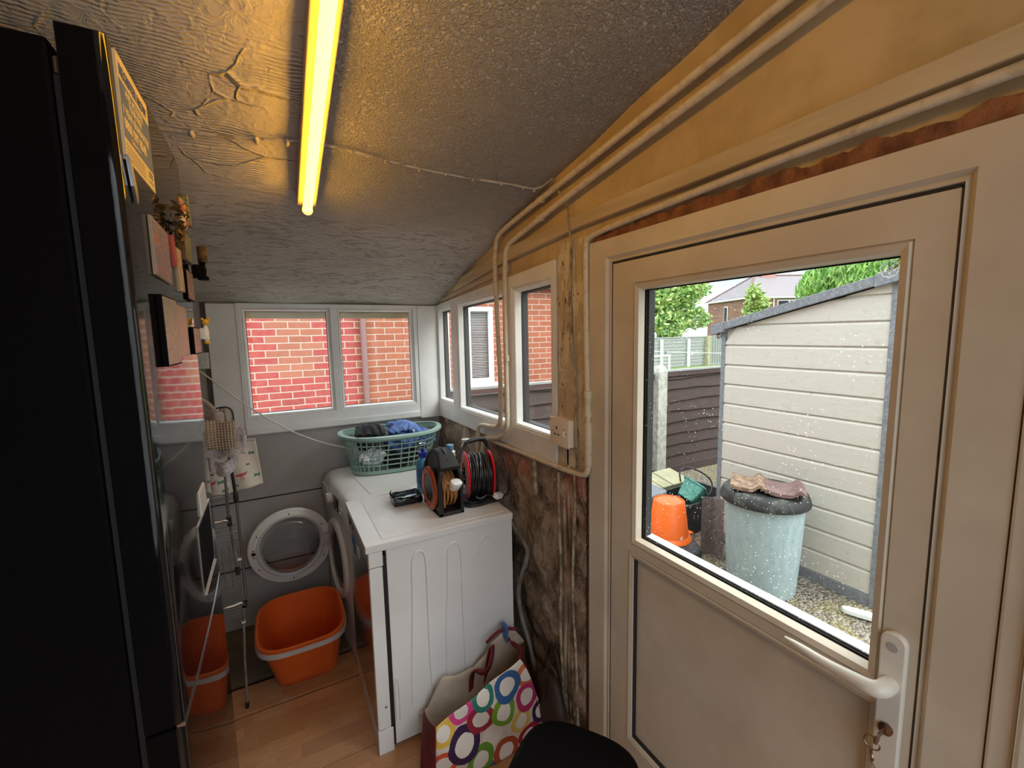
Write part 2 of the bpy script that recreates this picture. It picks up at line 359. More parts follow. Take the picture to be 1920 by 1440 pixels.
def mat_flamingo():
    """cream tea towel printed with pink flamingos, palms and small birds: flat print only"""
    g = NT('flamingo_print'); s = g.sep(g.co('UV')); u, v = s[0], s[1]
    c = g.mix(g.ramp(g.noise(6), [(.4, 0.), (.7, 1.)]), (.74, .68, .57), (.66, .60, .50))
    def ell(cx, cy, rx, ry, ang=0.):
        dx = g.m_('SUBTRACT', u, cx); dy = g.m_('SUBTRACT', v, cy); ca, sa = math.cos(ang), math.sin(ang)
        x = g.m_('ADD', g.m_('MULTIPLY', dx, ca), g.m_('MULTIPLY', dy, sa)); y = g.m_('SUBTRACT', g.m_('MULTIPLY', dy, ca), g.m_('MULTIPLY', dx, sa))
        r = g.m_('ADD', g.m_('POWER', g.m_('ABSOLUTE', g.m_('DIVIDE', x, rx)), 2.), g.m_('POWER', g.m_('ABSOLUTE', g.m_('DIVIDE', y, ry)), 2.))
        return g.m_('LESS_THAN', r, 1.)
    pink = (.62, .10, .13); green = (.10, .24, .16); dark = (.10, .11, .08)
    for (x, y) in [(.70, .30), (.10, .22), (.25, .26), (.62, .74)]:
        for e in [(x, y, .085, .030, .1), (x+.05, y+.015, .06, .014, .5), (x, y-.07, .007, .06, 0.), (x+.03, y-.07, .006, .06, .25)]: c = g.mix(ell(*e), c, pink)
    for (x, y) in [(.90, .70), (.93, .22), (.40, .25), (.45, .08), (.12, .06)]:
        for a in (-.6, 0., .6): c = g.mix(ell(x, y, .055, .014, a), c, green)
    for (x, y) in [(.78, .86), (.55, .52), (.82, .48), (.30, .42), (.08, .40), (.62, .10), (.5, .40)]:
        for a in (-.5, .6): c = g.mix(ell(x, y, .032, .010, a), c, dark)
    g.set(c, .9, g.bump(g.noise(160), .3, .002))
mat_flamingo()
RINGS = [(-.263, .294, .056, (.03, .12, .32)), (-.367, .296, .044, (.02, .20, .16)), (-.289, .212, .050, (.17, .36, .03)), (-.379, .218, .052, (.34, .02, .05)),
         (-.450, .278, .046, (.70, .06, .28)), (-.445, .150, .064, (.035, .012, .07)), (-.384, .056, .055, (.12, .30, .03)), (-.276, .030, .055, (.42, .07, .025)),
         (-.174, .050, .048, (.36, .012, .03)), (-.179, .213, .050, (.50, .03, .14)), (-.184, .310, .045, (.60, .17, .08)), (-.118, .125, .042, (.05, .012, .06)),
         (-.520, .105, .048, (.70, .10, .03)), (-.520, .225, .045, (.75, .48, .08)), (-.215, .135, .045, (.72, .52, .12)), (-.330, .130, .04, (.80, .76, .66)), (-.330, -.03, .05, (.03, .12, .32)), (-.49, .01, .045, (.5, .03, .14))]
def mat_rings():
    g = NT('ring_print'); s = g.sep(g.co('UV')); u, v = s[0], s[1]
    c = g.mix(g.ramp(g.noise(12), [(.4, 0.), (.7, 1.)]), (.74, .70, .62), (.60, .56, .50))
    wob = g.m_('MULTIPLY', g.m_('SUBTRACT', g.noise(26, det=2), .5), .012)
    for (x, z, r, k) in reversed(RINGS):
        dx = g.m_('SUBTRACT', u, x); dz = g.m_('MULTIPLY', g.m_('SUBTRACT', v, z), .88)
        d = g.m_('ADD', g.m_('SQRT', g.m_('ADD', g.m_('MULTIPLY', dx, dx), g.m_('MULTIPLY', dz, dz))), wob)
        c = g.mix(g.m_('LESS_THAN', d, r), c, k)
        c = g.mix(g.m_('LESS_THAN', d, r*.58), c, (.80, .77, .72))
    g.set(c, .6, g.bump(g.noise(18, det=4), .5, .01))
mat_rings()
def mat_picture(name, cols, sc=14):
    g = NT(name); v = g.noise(sc, det=3, rough=.6, dist=.8)
    n = len(cols); c = g.ramp(v, [(.34+.32*i/(n-1), k) for i, k in enumerate(cols)])
    g.set(c, .35)
mat_picture('picture_pink', [(.35, .10, .16), (.42, .22, .30), (.13, .18, .35), (.45, .33, .27), (.5, .05, .05)], 55)
mat_picture('picture_green', [(.05, .06, .03), (.16, .18, .09), (.30, .30, .18), (.08, .09, .04)], 40)
mat_picture('picture_photo', [(.20, .07, .06), (.45, .26, .2), (.1, .09, .12), (.35, .2, .18)], 40)
mat_picture('picture_grey', [(.30, .26, .20), (.42, .37, .29), (.24, .21, .17), (.40, .35, .28)], 40)
mat_picture('card_cream', [(.50, .42, .28), (.58, .48, .33), (.40, .30, .18), (.45, .12, .08)], 50)
mat_picture('film_card', [(.40, .26, .24), (.46, .30, .26), (.25, .30, .28)], 20)
pm('sticker_cream', (.72, .60, .38), .5); pm('sticker_navy', (.04, .12, .38), .5); pm('picture_edge', (.35, .30, .24), .6)
pm('print_grey', (.25, .24, .22), .6); pm('paper_blue', (.05, .15, .40), .5)
pm('blind_slats', (.55, .52, .52), .6); pm('downpipe_brown', (.28, .16, .15), .5)
pm('olive_crust', (.30, .30, .12), .9, (.2, .2, .08), 12, .6, 60)

# ------------------------------------------------------------------ mesh helpers
def nb(): return bmesh.new()
def box(bm, x0, x1, y0, y1, z0, z1, bev=0., seg=2, M=None):
    vs = [bm.verts.new((x, y, z)) for x in (x0, x1) for y in (y0, y1) for z in (z0, z1)]
    fs = [bm.faces.new([vs[i] for i in f]) for f in ((0, 1, 3, 2), (4, 6, 7, 5), (0, 4, 5, 1), (2, 3, 7, 6), (0, 2, 6, 4), (1, 5, 7, 3))]
    if bev:
        es = list({e for f in fs for e in f.edges})
        r = bmesh.ops.bevel(bm, geom=es, offset=bev, segments=seg, affect='EDGES', profile=.6)
        vs = list({v for f in r['faces'] for v in f.verts} | {v for f in fs if f.is_valid for v in f.verts})
    if M is not None: bmesh.ops.transform(bm, matrix=M, verts=[v for v in vs if v.is_valid])
    return bm
def rail(bm, loops, closed=True, cap0=False, cap1=False):
    """skin consecutive closed loops of points"""
    L = [[bm.verts.new(p) for p in lp] for lp in loops]; n = len(L[0])
    for a, b in zip(L, L[1:]):
        for i in range(n if closed else n-1):
            j = (i+1) % n
            try: bm.faces.new((a[i], a[j], b[j], b[i]))
            except ValueError: pass
    if cap0: bm.faces.new(L[0][::-1])
    if cap1: bm.faces.new(L[-1])
    return L
def tube(bm, pts, r, n=10, caps=True, smooth=2):
    """round tube through pts; r number or list"""
    P = [V(p) for p in pts]
    if smooth and len(P) > 2:
        R = r if isinstance(r, (list, tuple)) else None
        for _ in range(smooth):
            Q = [P[0]]; RR = [R[0]] if R else None
            for i in range(len(P)-1):
                Q += [P[i]*.75+P[i+1]*.25, P[i]*.25+P[i+1]*.75]
                if R: RR += [R[i]*.75+R[i+1]*.25, R[i]*.25+R[i+1]*.75]
            Q.append(P[-1]); P = Q
            if R: RR.append(R[-1]); R = RR
        if R: r = R
    t0 = (P[1]-P[0]).normalized(); up = V((0, 0, 1)) if abs(t0.z) < .9 else V((1, 0, 0))
    nrm = t0.cross(up).normalized(); loops = []
    for i, p in enumerate(P):
        t = (P[min(i+1, len(P)-1)]-P[max(i-1, 0)]).normalized()
        nrm = (nrm-t*nrm.dot(t)).normalized(); b = t.cross(nrm); rr = r[i] if isinstance(r, (list, tuple)) else r
        loops.append([p+nrm*(rr*math.cos(a))+b*(rr*math.sin(a)) for a in (2*PI*k/n for k in range(n))])
    rail(bm, loops, True, caps, caps); return bm
def lathe(bm, prof, c=(0, 0, 0), n=32, axis='z', sy=1., cap=True):
    """prof: list of (radius, height)"""
    loops = []
    for r, h in prof:
        lp = []
        for k in range(n):
            a = 2*PI*k/n; x, y = r*math.cos(a), r*math.sin(a)*sy
            p = (x, y, h) if axis == 'z' else ((h, x, y) if axis == 'x' else (x, h, y))
            lp.append((p[0]+c[0], p[1]+c[1], p[2]+c[2]))
        loops.append(lp)
    rail(bm, loops, True, cap, cap); return bm
def prism(bm, poly, axis, a, b):
    """extrude 2-D polygon along axis from a to b"""
    def P(p, t): return (t, p[0], p[1]) if axis == 'x' else ((p[0], t, p[1]) if axis == 'y' else (p[0], p[1], t))
    lo = [bm.verts.new(P(p, a)) for p in poly]; hi = [bm.verts.new(P(p, b)) for p in poly]; n = len(poly)
    for i in range(n): bm.faces.new((lo[i], lo[(i+1) % n], hi[(i+1) % n], hi[i]))
    bm.faces.new(lo[::-1]); bm.faces.new(hi); return bm
def grid(bm, fn, nu, nv, uv=None):
    """surface fn(u,v) with u,v in 0..1; uv(u,v) gives print coordinates"""
    G = [[bm.verts.new(fn(i/nu, j/nv)) for j in range(nv+1)] for i in range(nu+1)]
    lay = bm.loops.layers.uv.verify() if uv else None
    for i in range(nu):
        for j in range(nv):
            f = bm.faces.new((G[i][j], G[i+1][j], G[i+1][j+1], G[i][j+1]))
            if uv:
                for lp, (a, b) in zip(f.loops, ((i, j), (i+1, j), (i+1, j+1), (i, j+1))): lp[lay].uv = uv(a/nu, b/nv)
    return bm
def srect(cx, cy, hx, hy, p=5., n=40):
    """rounded-rectangle (superellipse) outline"""
    o = []
    for k in range(n):
        a = 2*PI*k/n; ca, sa = math.cos(a), math.sin(a)
        o.append((cx+hx*math.copysign(abs(ca)**(2/p), ca), cy+hy*math.copysign(abs(sa)**(2/p), sa)))
    return o
ORG = {}
def obj(name, bm, mat, parent=None, smooth=False, solid=0., bevel=0., sub=0, label=None, auto=None):
    bmesh.ops.remove_doubles(bm, verts=bm.verts, dist=1e-6)
    bmesh.ops.recalc_face_normals(bm, faces=bm.faces)
    org = ORG.get(parent.name) if parent else None
    if org is not None:
        bmesh.ops.translate(bm, vec=-org, verts=bm.verts)
    me = bpy.data.meshes.new(name); bm.to_mesh(me); bm.free()
    o = bpy.data.objects.new(name, me); C.objects.link(o); me.materials.append(MAT[mat])
    if smooth:
        for p in me.polygons: p.use_smooth = True
        if smooth != 'all': me.set_sharp_from_angle(angle=math.radians(40))
    if parent: o.parent = parent
    ORG[o.name] = org if org is not None else V((0, 0, 0))
    if solid: md = o.modifiers.new('solid', 'SOLIDIFY'); md.thickness = solid; md.offset = 0
    if bevel: md = o.modifiers.new('bevel', 'BEVEL'); md.width = bevel; md.segments = 2; md.limit_method = 'ANGLE'
    if sub: md = o.modifiers.new('sub', 'SUBSURF'); md.levels = md.render_levels = sub
    if label: o['label'] = label
    return o
def tag(o, label, cat, group=None, kind=None):
    o['label'] = label; o['category'] = cat
    if group: o['group'] = group
    if kind: o['kind'] = kind
    return o
def thing(name, loc, label, cat, group=None):
    o = bpy.data.objects.new(name, None); C.objects.link(o); o.location = loc; o.empty_display_size = .05
    ORG[o.name] = V(loc); return tag(o, label, cat, group)
def struct(name, bm, mat, parent=None, label=None, **k):
    o = obj(name, bm, mat, parent, **k)
    if not parent: o['kind'] = 'structure'
    if label: o['label'] = label
    return o
def sempty(name, loc, label=None):
    o = bpy.data.objects.new(name, None); C.objects.link(o); o.location = loc; ORG[o.name] = V(loc); o['kind'] = 'structure'
    if label: o['label'] = label
    return o
def copy_tree(o, parent=None, loc=None):
    c = o.copy(); C.objects.link(c); c.parent = parent; ORG[c.name] = ORG.get(o.name, V((0, 0, 0)))
    for ch in [x for x in o.children]: copy_tree(ch, c)
    if loc is not None: c.location = loc
    return c
def text(name, body, size, loc, rot, mat, parent, bold=0.):
    cu = bpy.data.curves.new(name, 'FONT'); cu.body = body; cu.size = size; cu.extrude = .0002; cu.offset = bold
    t = bpy.data.objects.new(name+'_tmp', cu); C.objects.link(t)
    dg = bpy.context.evaluated_depsgraph_get(); me = bpy.data.meshes.new_from_object(t.evaluated_get(dg)); bpy.data.objects.remove(t)
    M = Matrix.Translation(V(loc)) @ rot.to_4x4(); me.transform(M)
    org = ORG.get(parent.name, V((0, 0, 0))); me.transform(Matrix.Translation(-org))
    o = bpy.data.objects.new(name, me); C.objects.link(o); me.materials.clear(); me.materials.append(MAT[mat]); o.parent = parent; ORG[o.name] = org
    return o
def pad(u, v): return u, v

# ------------------------------------------------------------------ room shell
ZY = [(-3.6, 2.64), (-2.09, 2.31), (-1.35, 2.16), (-1.03, 2.08), (-.43, 1.925), (0, 1.80), (.12, 1.765)]
def zc(y):
    for (a, za), (b, zb) in zip(ZY, ZY[1:]):
        if y <= b: return za+(zb-za)*(y-a)/(b-a)
    return ZY[-1][1]
XL, YB = -1.84, -3.5
bm = nb()
def cf(u, v):
    x = XL-.1+u*(.1-XL+.1+.02); y = -3.6+v*3.71
    return (x, y, zc(y)+.004*math.sin(9*x+3*y)+.003*math.sin(17*y-5*x))
grid(bm, cf, 40, 70)
r = bmesh.ops.extrude_face_region(bm, geom=list(bm.faces)); bmesh.ops.translate(bm, vec=(0, 0, .12), verts=[e for e in r['geom'] if isinstance(e, bmesh.types.BMVert)])
struct('ceiling', bm, 'artex', smooth=True)
# floor: boarded area with open joints and the old lino strip beyond
bm = nb(); box(bm, XL-.1, .1, YB-.1, .1, -.14, -.022); struct('floor', bm, 'dark_seal')  # underlay coloured black so the shallow joints look deeply shaded
def floorpart(x0, x1, y0, y1, mat, name, z=0.):
    b = nb(); box(b, x0, x1, y0, y1, -.022, z, .0015, 1); return b
fl = bpy.data.objects['floor']
bm = nb()
for (y0, y1) in [(-.676, -.502), (-.884, -.691), (-1.090, -.888), (-1.296, -1.094), (-1.502, -1.300), (-1.71, -1.506), (-1.92, -1.714), (-2.13, -1.924), (-2.34, -2.134), (-2.55, -2.344), (-3.5, -2.554)]:
    box(bm, XL, -.01, y0, y1, -.022, 0, .001, 1)
struct('floor_board', bm, 'laminate', fl, label='warm brown laminate boards with open joints')
bm = nb(); box(bm, XL, -.01, -.462, -.005, -.022, 0, .001, 1); struct('floor_edge', bm, 'old_lino', fl, label='dull brown strip of older floor')
# left wall and rear wall
bm = nb(); prism(bm, [(YB, -.1), (.1, -.1), (.1, zc(.1)+.05), (-1.35, zc(-1.35)+.05), (YB, zc(YB)+.05)], 'x', XL-.1, XL); struct('wall_left', bm, 'grey_board')
# unseen rear wall behind the camera, open gap added and sized for fill light
bm = nb(); box(bm, XL-.1, -1.30, YB-.1, YB, -.1, zc(YB)+.1); box(bm, -1.30, .1, YB-.1, YB, 2.40, zc(YB)+.1); box(bm, -1.30, .1, YB-.1, YB, -.1, .62); struct('wall_rear', bm, 'dark_wall')
# back wall
bm = nb(); box(bm, XL, .1, 0, .10, -.1, 1.088); box(bm, XL, -1.24, 0.001, .10, 1.088, 1.90)
box(bm, -1.24, .1, .02, .10, 1.796, 1.95)
struct('wall_back', bm, 'grey_board', label='grey painted boarding below the window')
bw = bpy.data.objects['wall_back']
bm = nb(); 
for z, x0, x1 in ((.725, -1.45, -.02), (.34, -1.45, -.02)): box(bm, x0, x1, -.004, .001, z-.003, z+.003)
struct('trim_4', bm, 'dark_seal', label='dark joint lines across the grey boarding')
bm = nb(); box(bm, -1.262, -1.240, -.006, .02, .9, 1.80); struct('trim_5', bm, 'dark_wall')
# right wall: lower plaster, post, gable
bm = nb()
def pl(u, v):
    y = -1.552*u; z = -.1+1.2*v
    q = V((0, y*6, z*6)); d = .022*mnoise.noise(q)+.014*mnoise.noise(q*2.7)+.008*abs(mnoise.noise(q*6))-.004
    return (-.012+d, y-.001, z)
grid(bm, pl, 150, 120)
r = bmesh.ops.extrude_face_region(bm, geom=list(bm.faces)); bmesh.ops.translate(bm, vec=(.12, 0, 0), verts=[e for e in r['geom'] if isinstance(e, bmesh.types.BMVert)])
struct('wall_right', bm, 'crumbling_plaster', smooth=True, label='bare crumbling brown plaster wall')
bm = nb(); prism(bm, [(-2.72, -.1), (-2.72, 2.0), (-2.72, zc(-2.72)+.05), (YB, zc(YB)+.05), (YB, -.1)], 'x', 0, .1)
struct('wall_right_near', bm, 'door_upvc')
bm = nb()
prism(bm, [(0, 1.797), (-1.376, 1.875), (-1.385, 1.10), (-1.574, 1.10), (-1.574, 1.905), (-2.72, 1.915), (-2.72, zc(-2.72)+.05), (-2.09, zc(-2.09)+.05), (-1.35, zc(-1.35)+.05), (-1.03, zc(-1.03)+.05), (-.43, zc(-.43)+.05), (0, zc(0)+.05)], 'x', 0, .1)
struct('wall_right_gable', bm, 'gable_paint', label='yellow cream gable wall above door and window')
# worn post between window and door
bm = nb(); box(bm, -.014, .0, -1.553, -1.386, 1.09, 1.93, .004); box(bm, -.020, -.014, -1.50, -1.44, 1.12, 1.90, .003)
struct('trim_1', bm, 'worn_post', label='worn flaking painted timber post between window and door')
# timber beam board
bm = nb(); prism(bm, [(-2.72, 1.972), (-1.54, 1.957), (-1.0, 1.925), (-.36, 1.858), (-.47, 1.918), (-1.0, 1.978), (-1.54, 2.0), (-2.72, 2.014)], 'x', -.026, .0)
struct('trim_2', bm, 'board_paint', label='painted horizontal timber board over the door', bevel=.003)
bm = nb(); prism(bm, [(-.99, 1.885), (-.37, 1.835), (-.02, 1.808), (-.02, 1.825), (-.36, 1.856), (-.99, 1.92)], 'x', -.008, .0)
struct('trim_6', bm, 'board_paint')
# foam and raw timber round the door frame
bm = nb()
ys = [-1.60-.008*i for i in range(140)]
top = [(y, 1.9195+.0035*math.sin(y*37)+.003*math.sin(y*91+1)+.005*random.random()-.012*max(0, 1-(-1.6-y)/.25)) for y in ys]
prism(bm, [(ys[0], 1.885), (ys[-1], 1.885)]+[(y, z) for y, z in top[::-1]], 'x', -.012, .02)
struct('trim_3', bm, 'expanding_foam', label='rough orange foam filling above the door frame')
bm = nb(); box(bm, -.010, .02, -1.575, -1.546, -.02, 1.10, .002); 
for i in range(26):
    z = .02+i*.042; w = .004+.007*random.random(); box(bm, -.016, -.004, -1.575, -1.566+w, z, z+.03, .003)
struct('trim_7', bm, 'red_brown_timber', label='raw red brown timber edge beside the door frame')

# ------------------------------------------------------------------ windows and door
def qring(bm, quads):
    rail(bm, quads)
def inset(q, d):
    """shrink a quad (4 pts a,b) by d"""
    cx = sum(p[0] for p in q)/4; cy = sum(p[1] for p in q)/4
    return [(p[0]+(d if p[0] < cx else -d), p[1]+(d if p[1] < cy else -d)) for p in q]
def pane_cell(bm, cell, glass, P, face, depth, gl):
    """one framed opening: P(a,b,t) maps plane coordinates and depth (towards the room negative)"""
    def Lp(q, t): return [P(a, b, t) for a, b in q]
    g1 = inset(glass, -.020); g2 = inset(glass, -.012)
    qring(bm, [Lp(cell, depth), Lp(cell, face), Lp(g1, face), Lp(g2, face+.010), Lp(g2, face+.004), Lp(inset(glass, -.004), face+.010), Lp(glass, gl), Lp(glass, gl+.02), Lp(inset(glass, -.03), depth), Lp(cell, depth)])
def rect(a0, a1, b0, b1): return [(a0, b0), (a1, b0), (a1, b1), (a0, b1)]
# back window
w1 = sempty('window_1', (-.63, 0, 1.09), 'white two-pane window in the back wall facing red brick')
PB = lambda a, b, t: (a, t, b)
bm = nb()
pane_cell(bm, rect(-1.109, -.631, 1.088, 1.797), rect(-1.07, -.668, 1.200, 1.757), PB, -.018, .055, .012)
pane_cell(bm, rect(-.631, -.143, 1.088, 1.797), rect(-.594, -.185, 1.200, 1.757), PB, -.018, .055, .012)
obj('window_frame', bm, 'white_upvc', w1)
bm = nb(); box(bm, -1.108, -.144, -.026, -.016, 1.092, 1.128, .004); obj('window_sill', bm, 'white_upvc', w1)
for a0, a1 in ((-1.07, -.668), (-.594, -.185)):
    bm = nb(); box(bm, a0-.002, a1+.002, .020, .024, 1.198, 1.759); obj('glass_pane', bm, 'glass', w1)
    bm = nb(); qring(bm, [[PB(a, b, .019) for a, b in rect(a0-.003, a1+.003, 1.197, 1.760)], [PB(a, b, .019) for a, b in rect(a0+.003, a1-.003, 1.203, 1.754)]]); obj('seal', bm, 'dark_seal', w1)
bm = nb(); box(bm, -1.240, -1.110, -.012, .02, 1.080, 1.794, .004); struct('trim_8', bm, 'white_upvc', label='plain white filler board left of the back window')
bm = nb(); box(bm, -.142, -.004, -.022, .02, 1.080, 1.797, .004); struct('trim_9', bm, 'white_upvc', label='white corner board right of the back window')
# side window (three panes), frame sags towards the corner
w2 = sempty('window_2', (0, -.69, 1.09), 'white three-pane window in the right wall behind the pipes')
PR = lambda a, b, t: (t, a, b)
def zt(y): return 1.797+(-y/1.376)*.078
def zb(y): return 1.087+(-y/1.376)*.016
def cellq(y0, y1): return [(y0, zb(y0)), (y1, zb(y1)), (y1, zt(y1)), (y0, zt(y0))]
def glq(y0, y1, a, b, c, d): return [(y0, a), (y1, b), (y1, c), (y0, d)]
panes = [((-.002, -.335), glq(-.045, -.271, 1.205, 1.207, 1.765, 1.757)), ((-.335, -1.015), glq(-.389, -.972, 1.195, 1.206, 1.785, 1.768)), ((-1.015, -1.380), glq(-1.058, -1.334, 1.215, 1.215, 1.796, 1.788))]
bm = nb()
for (y0, y1), gq in panes:
    # cells given right-to-left: reorder so inset works
    pane_cell(bm, cellq(y0, y1), gq, PR, -.020, .06, .014)
obj('window_frame', bm, 'white_upvc', w2)
for (y0, y1), gq in panes:
    bm = nb(); rail(bm, [[(.022, a, b) for a, b in inset(gq, -.002)], [(.026, a, b) for a, b in inset(gq, -.002)]], True, True, True); obj('glass_pane', bm, 'glass', w2)
    bm = nb(); qring(bm, [[(.021, a, b) for a, b in inset(gq, -.003)], [(.021, a, b) for a, b in inset(gq, .003)], [(.050, a, b) for a, b in inset(gq, .006)], [(.050, a, b) for a, b in inset(gq, -.003)]]); obj('seal', bm, 'dark_seal', w2)
# door
d1 = sempty('door_1', (0, -2.07, 0), 'white half-glazed back door with lever handle')
bm = nb()
fo = rect(-1.574, -2.545, .02, 1.893); 
def dq(y0, y1, z0, z1): return [(y0, z0), (y1, z0), (y1, z1), (y0, z1)]
def Lx(q, t): return [(t, a, b) for a, b in q]
qring(bm, [Lx(dq(-1.574, -2.545, -.02, 1.893), .07), Lx(dq(-1.574, -2.545, -.02, 1.893), -.016), Lx(dq(-1.655, -2.476, .128, 1.838), -.016), Lx(dq(-1.663, -2.468, .136, 1.830), -.006), Lx(dq(-1.672, -2.462, .150, 1.822), -.010), Lx(dq(-1.678, -2.458, .160, 1.818), .02), Lx(dq(-1.678, -2.458, .160, 1.818), .07), Lx(dq(-1.574, -2.545, -.02, 1.893), .07)])
obj('door_frame', bm, 'door_upvc', d1)
bm = nb()
G = dq(-1.792, -2.385, .972, 1.727); Pn = dq(-1.782, -2.392, .290, .902)
Oq = dq(-1.681, -2.455, .164, 1.814)
def ring_sub(o, i, g):     # flat sash face between outer rect o and an opening, then stepped glazing bead down to g
    qring(bm, [Lx(o, -.008), Lx(inset(i, -.022), -.008), Lx(inset(i, -.020), -.004), Lx(inset(i, -.016), -.011), Lx(inset(i, -.004), -.006), Lx(i, g)])
# upper opening and lower panel share the mid rail at z=.94
up = dq(-1.681, -2.4576, .936, 1.814); dn = dq(-1.681, -2.4576, .164, .936)
ring_sub(up, G, .014); ring_sub(dn, Pn, .012)
qring(bm, [Lx(up, -.008), Lx(up, .060), Lx(inset(G, -.02), .060), Lx(G, .030)])
qring(bm, [Lx(dn, -.008), Lx(dn, .060), Lx(inset(Pn, -.02), .060), Lx(Pn, .030)])
obj('door_sash', bm, 'door_upvc', d1)
bm = nb(); box(bm, .010, .034, -2.394, -1.780, .288, .904); obj('door_panel', bm, 'door_upvc', d1)
bm = nb(); box(bm, .020, .026, -2.387, -1.790, .970, 1.729); gp = obj('glass_pane', bm, 'spotted_glass', d1)
bm = nb(); qring(bm, [Lx(inset(G, -.002), .0185), Lx(inset(G, .003), .0185), Lx(inset(G, .003), .0195), Lx(inset(G, -.002), .0195)]); box(bm, .027, .050, -1.797, -1.789, .972, 1.727); box(bm, .026, .030, -2.387, -1.79, .972, .976); obj('seal', bm, 'dark_seal', d1)
bm = nb(); box(bm, -.0070, -.0050, -2.457, -1.678, 1.812, 1.8185); box(bm, -.0070, -.0050, -1.6825, -1.6775, .16, 1.818); obj('sash_gap', bm, 'dark_seal', d1)
bm = nb(); qring(bm, [Lx(inset(Pn, -.004), -.004), Lx(inset(Pn, .002), .009)]); obj('panel_gap', bm, 'dark_seal', d1)
bm = nb(); box(bm, .030, .060, -2.388, -1.79, .955, .9765, .003); obj('outer_drip_bar', bm, 'white_upvc', d1)
# emblem on the glass: a small outlined rose in a ring
bm = nb()
def ann(bm, c, r0, r1, x, n=24, ph=0):
    rail(bm, [[(x, c[0]+r*math.cos(2*PI*k/n), c[1]+r*math.sin(2*PI*k/n)) for k in range(n)] for r in (r0, r1)])
rc = (-2.366, 1.707)
for k in range(5):
    a = PI/2+2*PI*k/5; ann(bm, (rc[0]+.0085*math.cos(a), rc[1]+.0085*math.sin(a)), .0052, .0066, .0185, 16)
ann(bm, rc, .0030, .0042, .0185, 12); 
for k in range(5):
    a = -PI/2+2*PI*k/5; ann(bm, (rc[0]+.0135*math.cos(a), rc[1]+.0135*math.sin(a)), .0012, .0026, .0185, 8)
obj('rose_emblem', bm, 'frosted_transfer', d1)
# lever handle
bm = nb()
pp = [(-2.428+.019*math.cos(a), z0+.019*math.sin(a)) for z0, a0 in ((1.052, 0), (.812, PI)) for a in [a0+PI*k/12 for k in range(13)]]
prism(bm, pp, 'x', -.022, -.008); h1 = obj('handle_plate', bm, 'handle_white', d1, bevel=.003, smooth=True)
bm = nb(); tube(bm, [(-.02, -2.428, .975), (-.045, -2.428, .975), (-.058, -2.418, .973), (-.056, -2.385, .970), (-.052, -2.34, .965), (-.050, -2.29, .967), (-.050, -2.262, .968)], [.014, .0145, .014, .0115, .009, .007, .003], 14)
obj('lever', bm, 'handle_white', h1, smooth=True)
bm = nb(); lathe(bm, [(.0001, -.024), (.008, -.024), (.009, -.020)], (0, -2.428, 1.045), 12, 'x'); obj('screw_cap', bm, 'grey_handle', h1)
bm = nb(); lathe(bm, [(.011, -.022), (.011, -.027), (.007, -.029)], (0, -2.428, .888), 20, 'x'); obj('lock_cylinder', bm, 'brass', h1, smooth=True)
kt = thing('key_bunch', (-.03, -2.428, .888), 'small brass key with ring hanging in the door lock', 'keys')
bm = nb(); box(bm, -.052, -.028, -2.4295, -2.4265, .884, .892); lathe(bm, [(.0001, -.002), (.010, -.0015), (.010, .0015), (.0001, .002)], (-.056, -2.428, .884), 16, 'y'); obj('key', bm, 'brass', kt)
def ringmesh(c, R, r, ax='y', n=24, m=6):
    b = nb(); pts = []
    for k in range(n+1):
        a = 2*PI*k/n; pts.append((c[0]+R*math.cos(a), c[1], c[2]+R*math.sin(a)) if ax == 'y' else (c[0], c[1]+R*math.cos(a), c[2]+R*math.sin(a)) if ax == 'x' else (c[0]+R*math.cos(a), c[1]+R*math.sin(a), c[2]))
    return tube(b, pts, r, m, False, 0)
obj('key_ring', ringmesh((-.052, -2.420, .868), .012, .0012, 'x'), 'brass', kt)
bm = nb(); tube(bm, [(-.052, -2.420, .856), (-.05, -2.419, .845), (-.052, -2.424, .838), (-.048, -2.42, .83)], .0025, 6); obj('key_fob', bm, 'brass', kt)
# frame stiles to the right of the door
bm = nb(); box(bm, -.020, .07, -2.575, -2.547, -.02, 1.90, .004); box(bm, -.030, .0, -2.720, -2.578, -.02, 1.90, .005)
struct('trim_10', bm, 'door_upvc', label='white upright frame section right of the door')

# ------------------------------------------------------------------ pipes, cables, socket
def pipe(name, pts, r, mat, label, cat='pipe', n=12, sm=2, group=None):
    b = nb(); tube(b, pts, r, n, True, sm); return tag(obj(name, b, mat, smooth=True), label, cat, group)
t = thing('water_pipe', (-.03, -.95, 1.2), 'upper of the two cream painted pipes running under the ceiling and down the window', 'pipe')
bm = nb(); tube(bm, [(-.028, -2.72, 2.318), (-.028, -2.193, 2.236), (-.028, -1.533, 2.138), (-.028, -1.022, 2.066), (-.028, -.936, 2.045), (-.030, -.916, 1.98), (-.034, -.918, 1.914), (-.038, -.94, 1.641), (-.038, -.955, 1.416), (-.038, -.955, 1.234), (-.04, -.935, 1.175), (-.042, -.86, 1.160), (-.045, -.76, 1.155), (-.045, -.70, 1.135), (-.045, -.690, 1.05), (-.04, -.688, .9)], .0108, 12); obj('pipe_run', bm, 'cream_paint_pipe', t, smooth=True)
for (y, z) in [(-1.30, 2.104), (-.945, 1.52)]:
    bm = nb(); lathe(bm, [(.0132, -.012), (.0132, .012)], (-.036 if y > -1 else -.028, y, z), 14, 'y' if y < -1 else 'z'); obj('pipe_clip', bm, 'cream_paint_pipe', t, smooth=True)
t = thing('water_pipe', (-.03, -1.03, 1.2), 'lower of the two cream painted pipes, nearer the worn post', 'pipe')
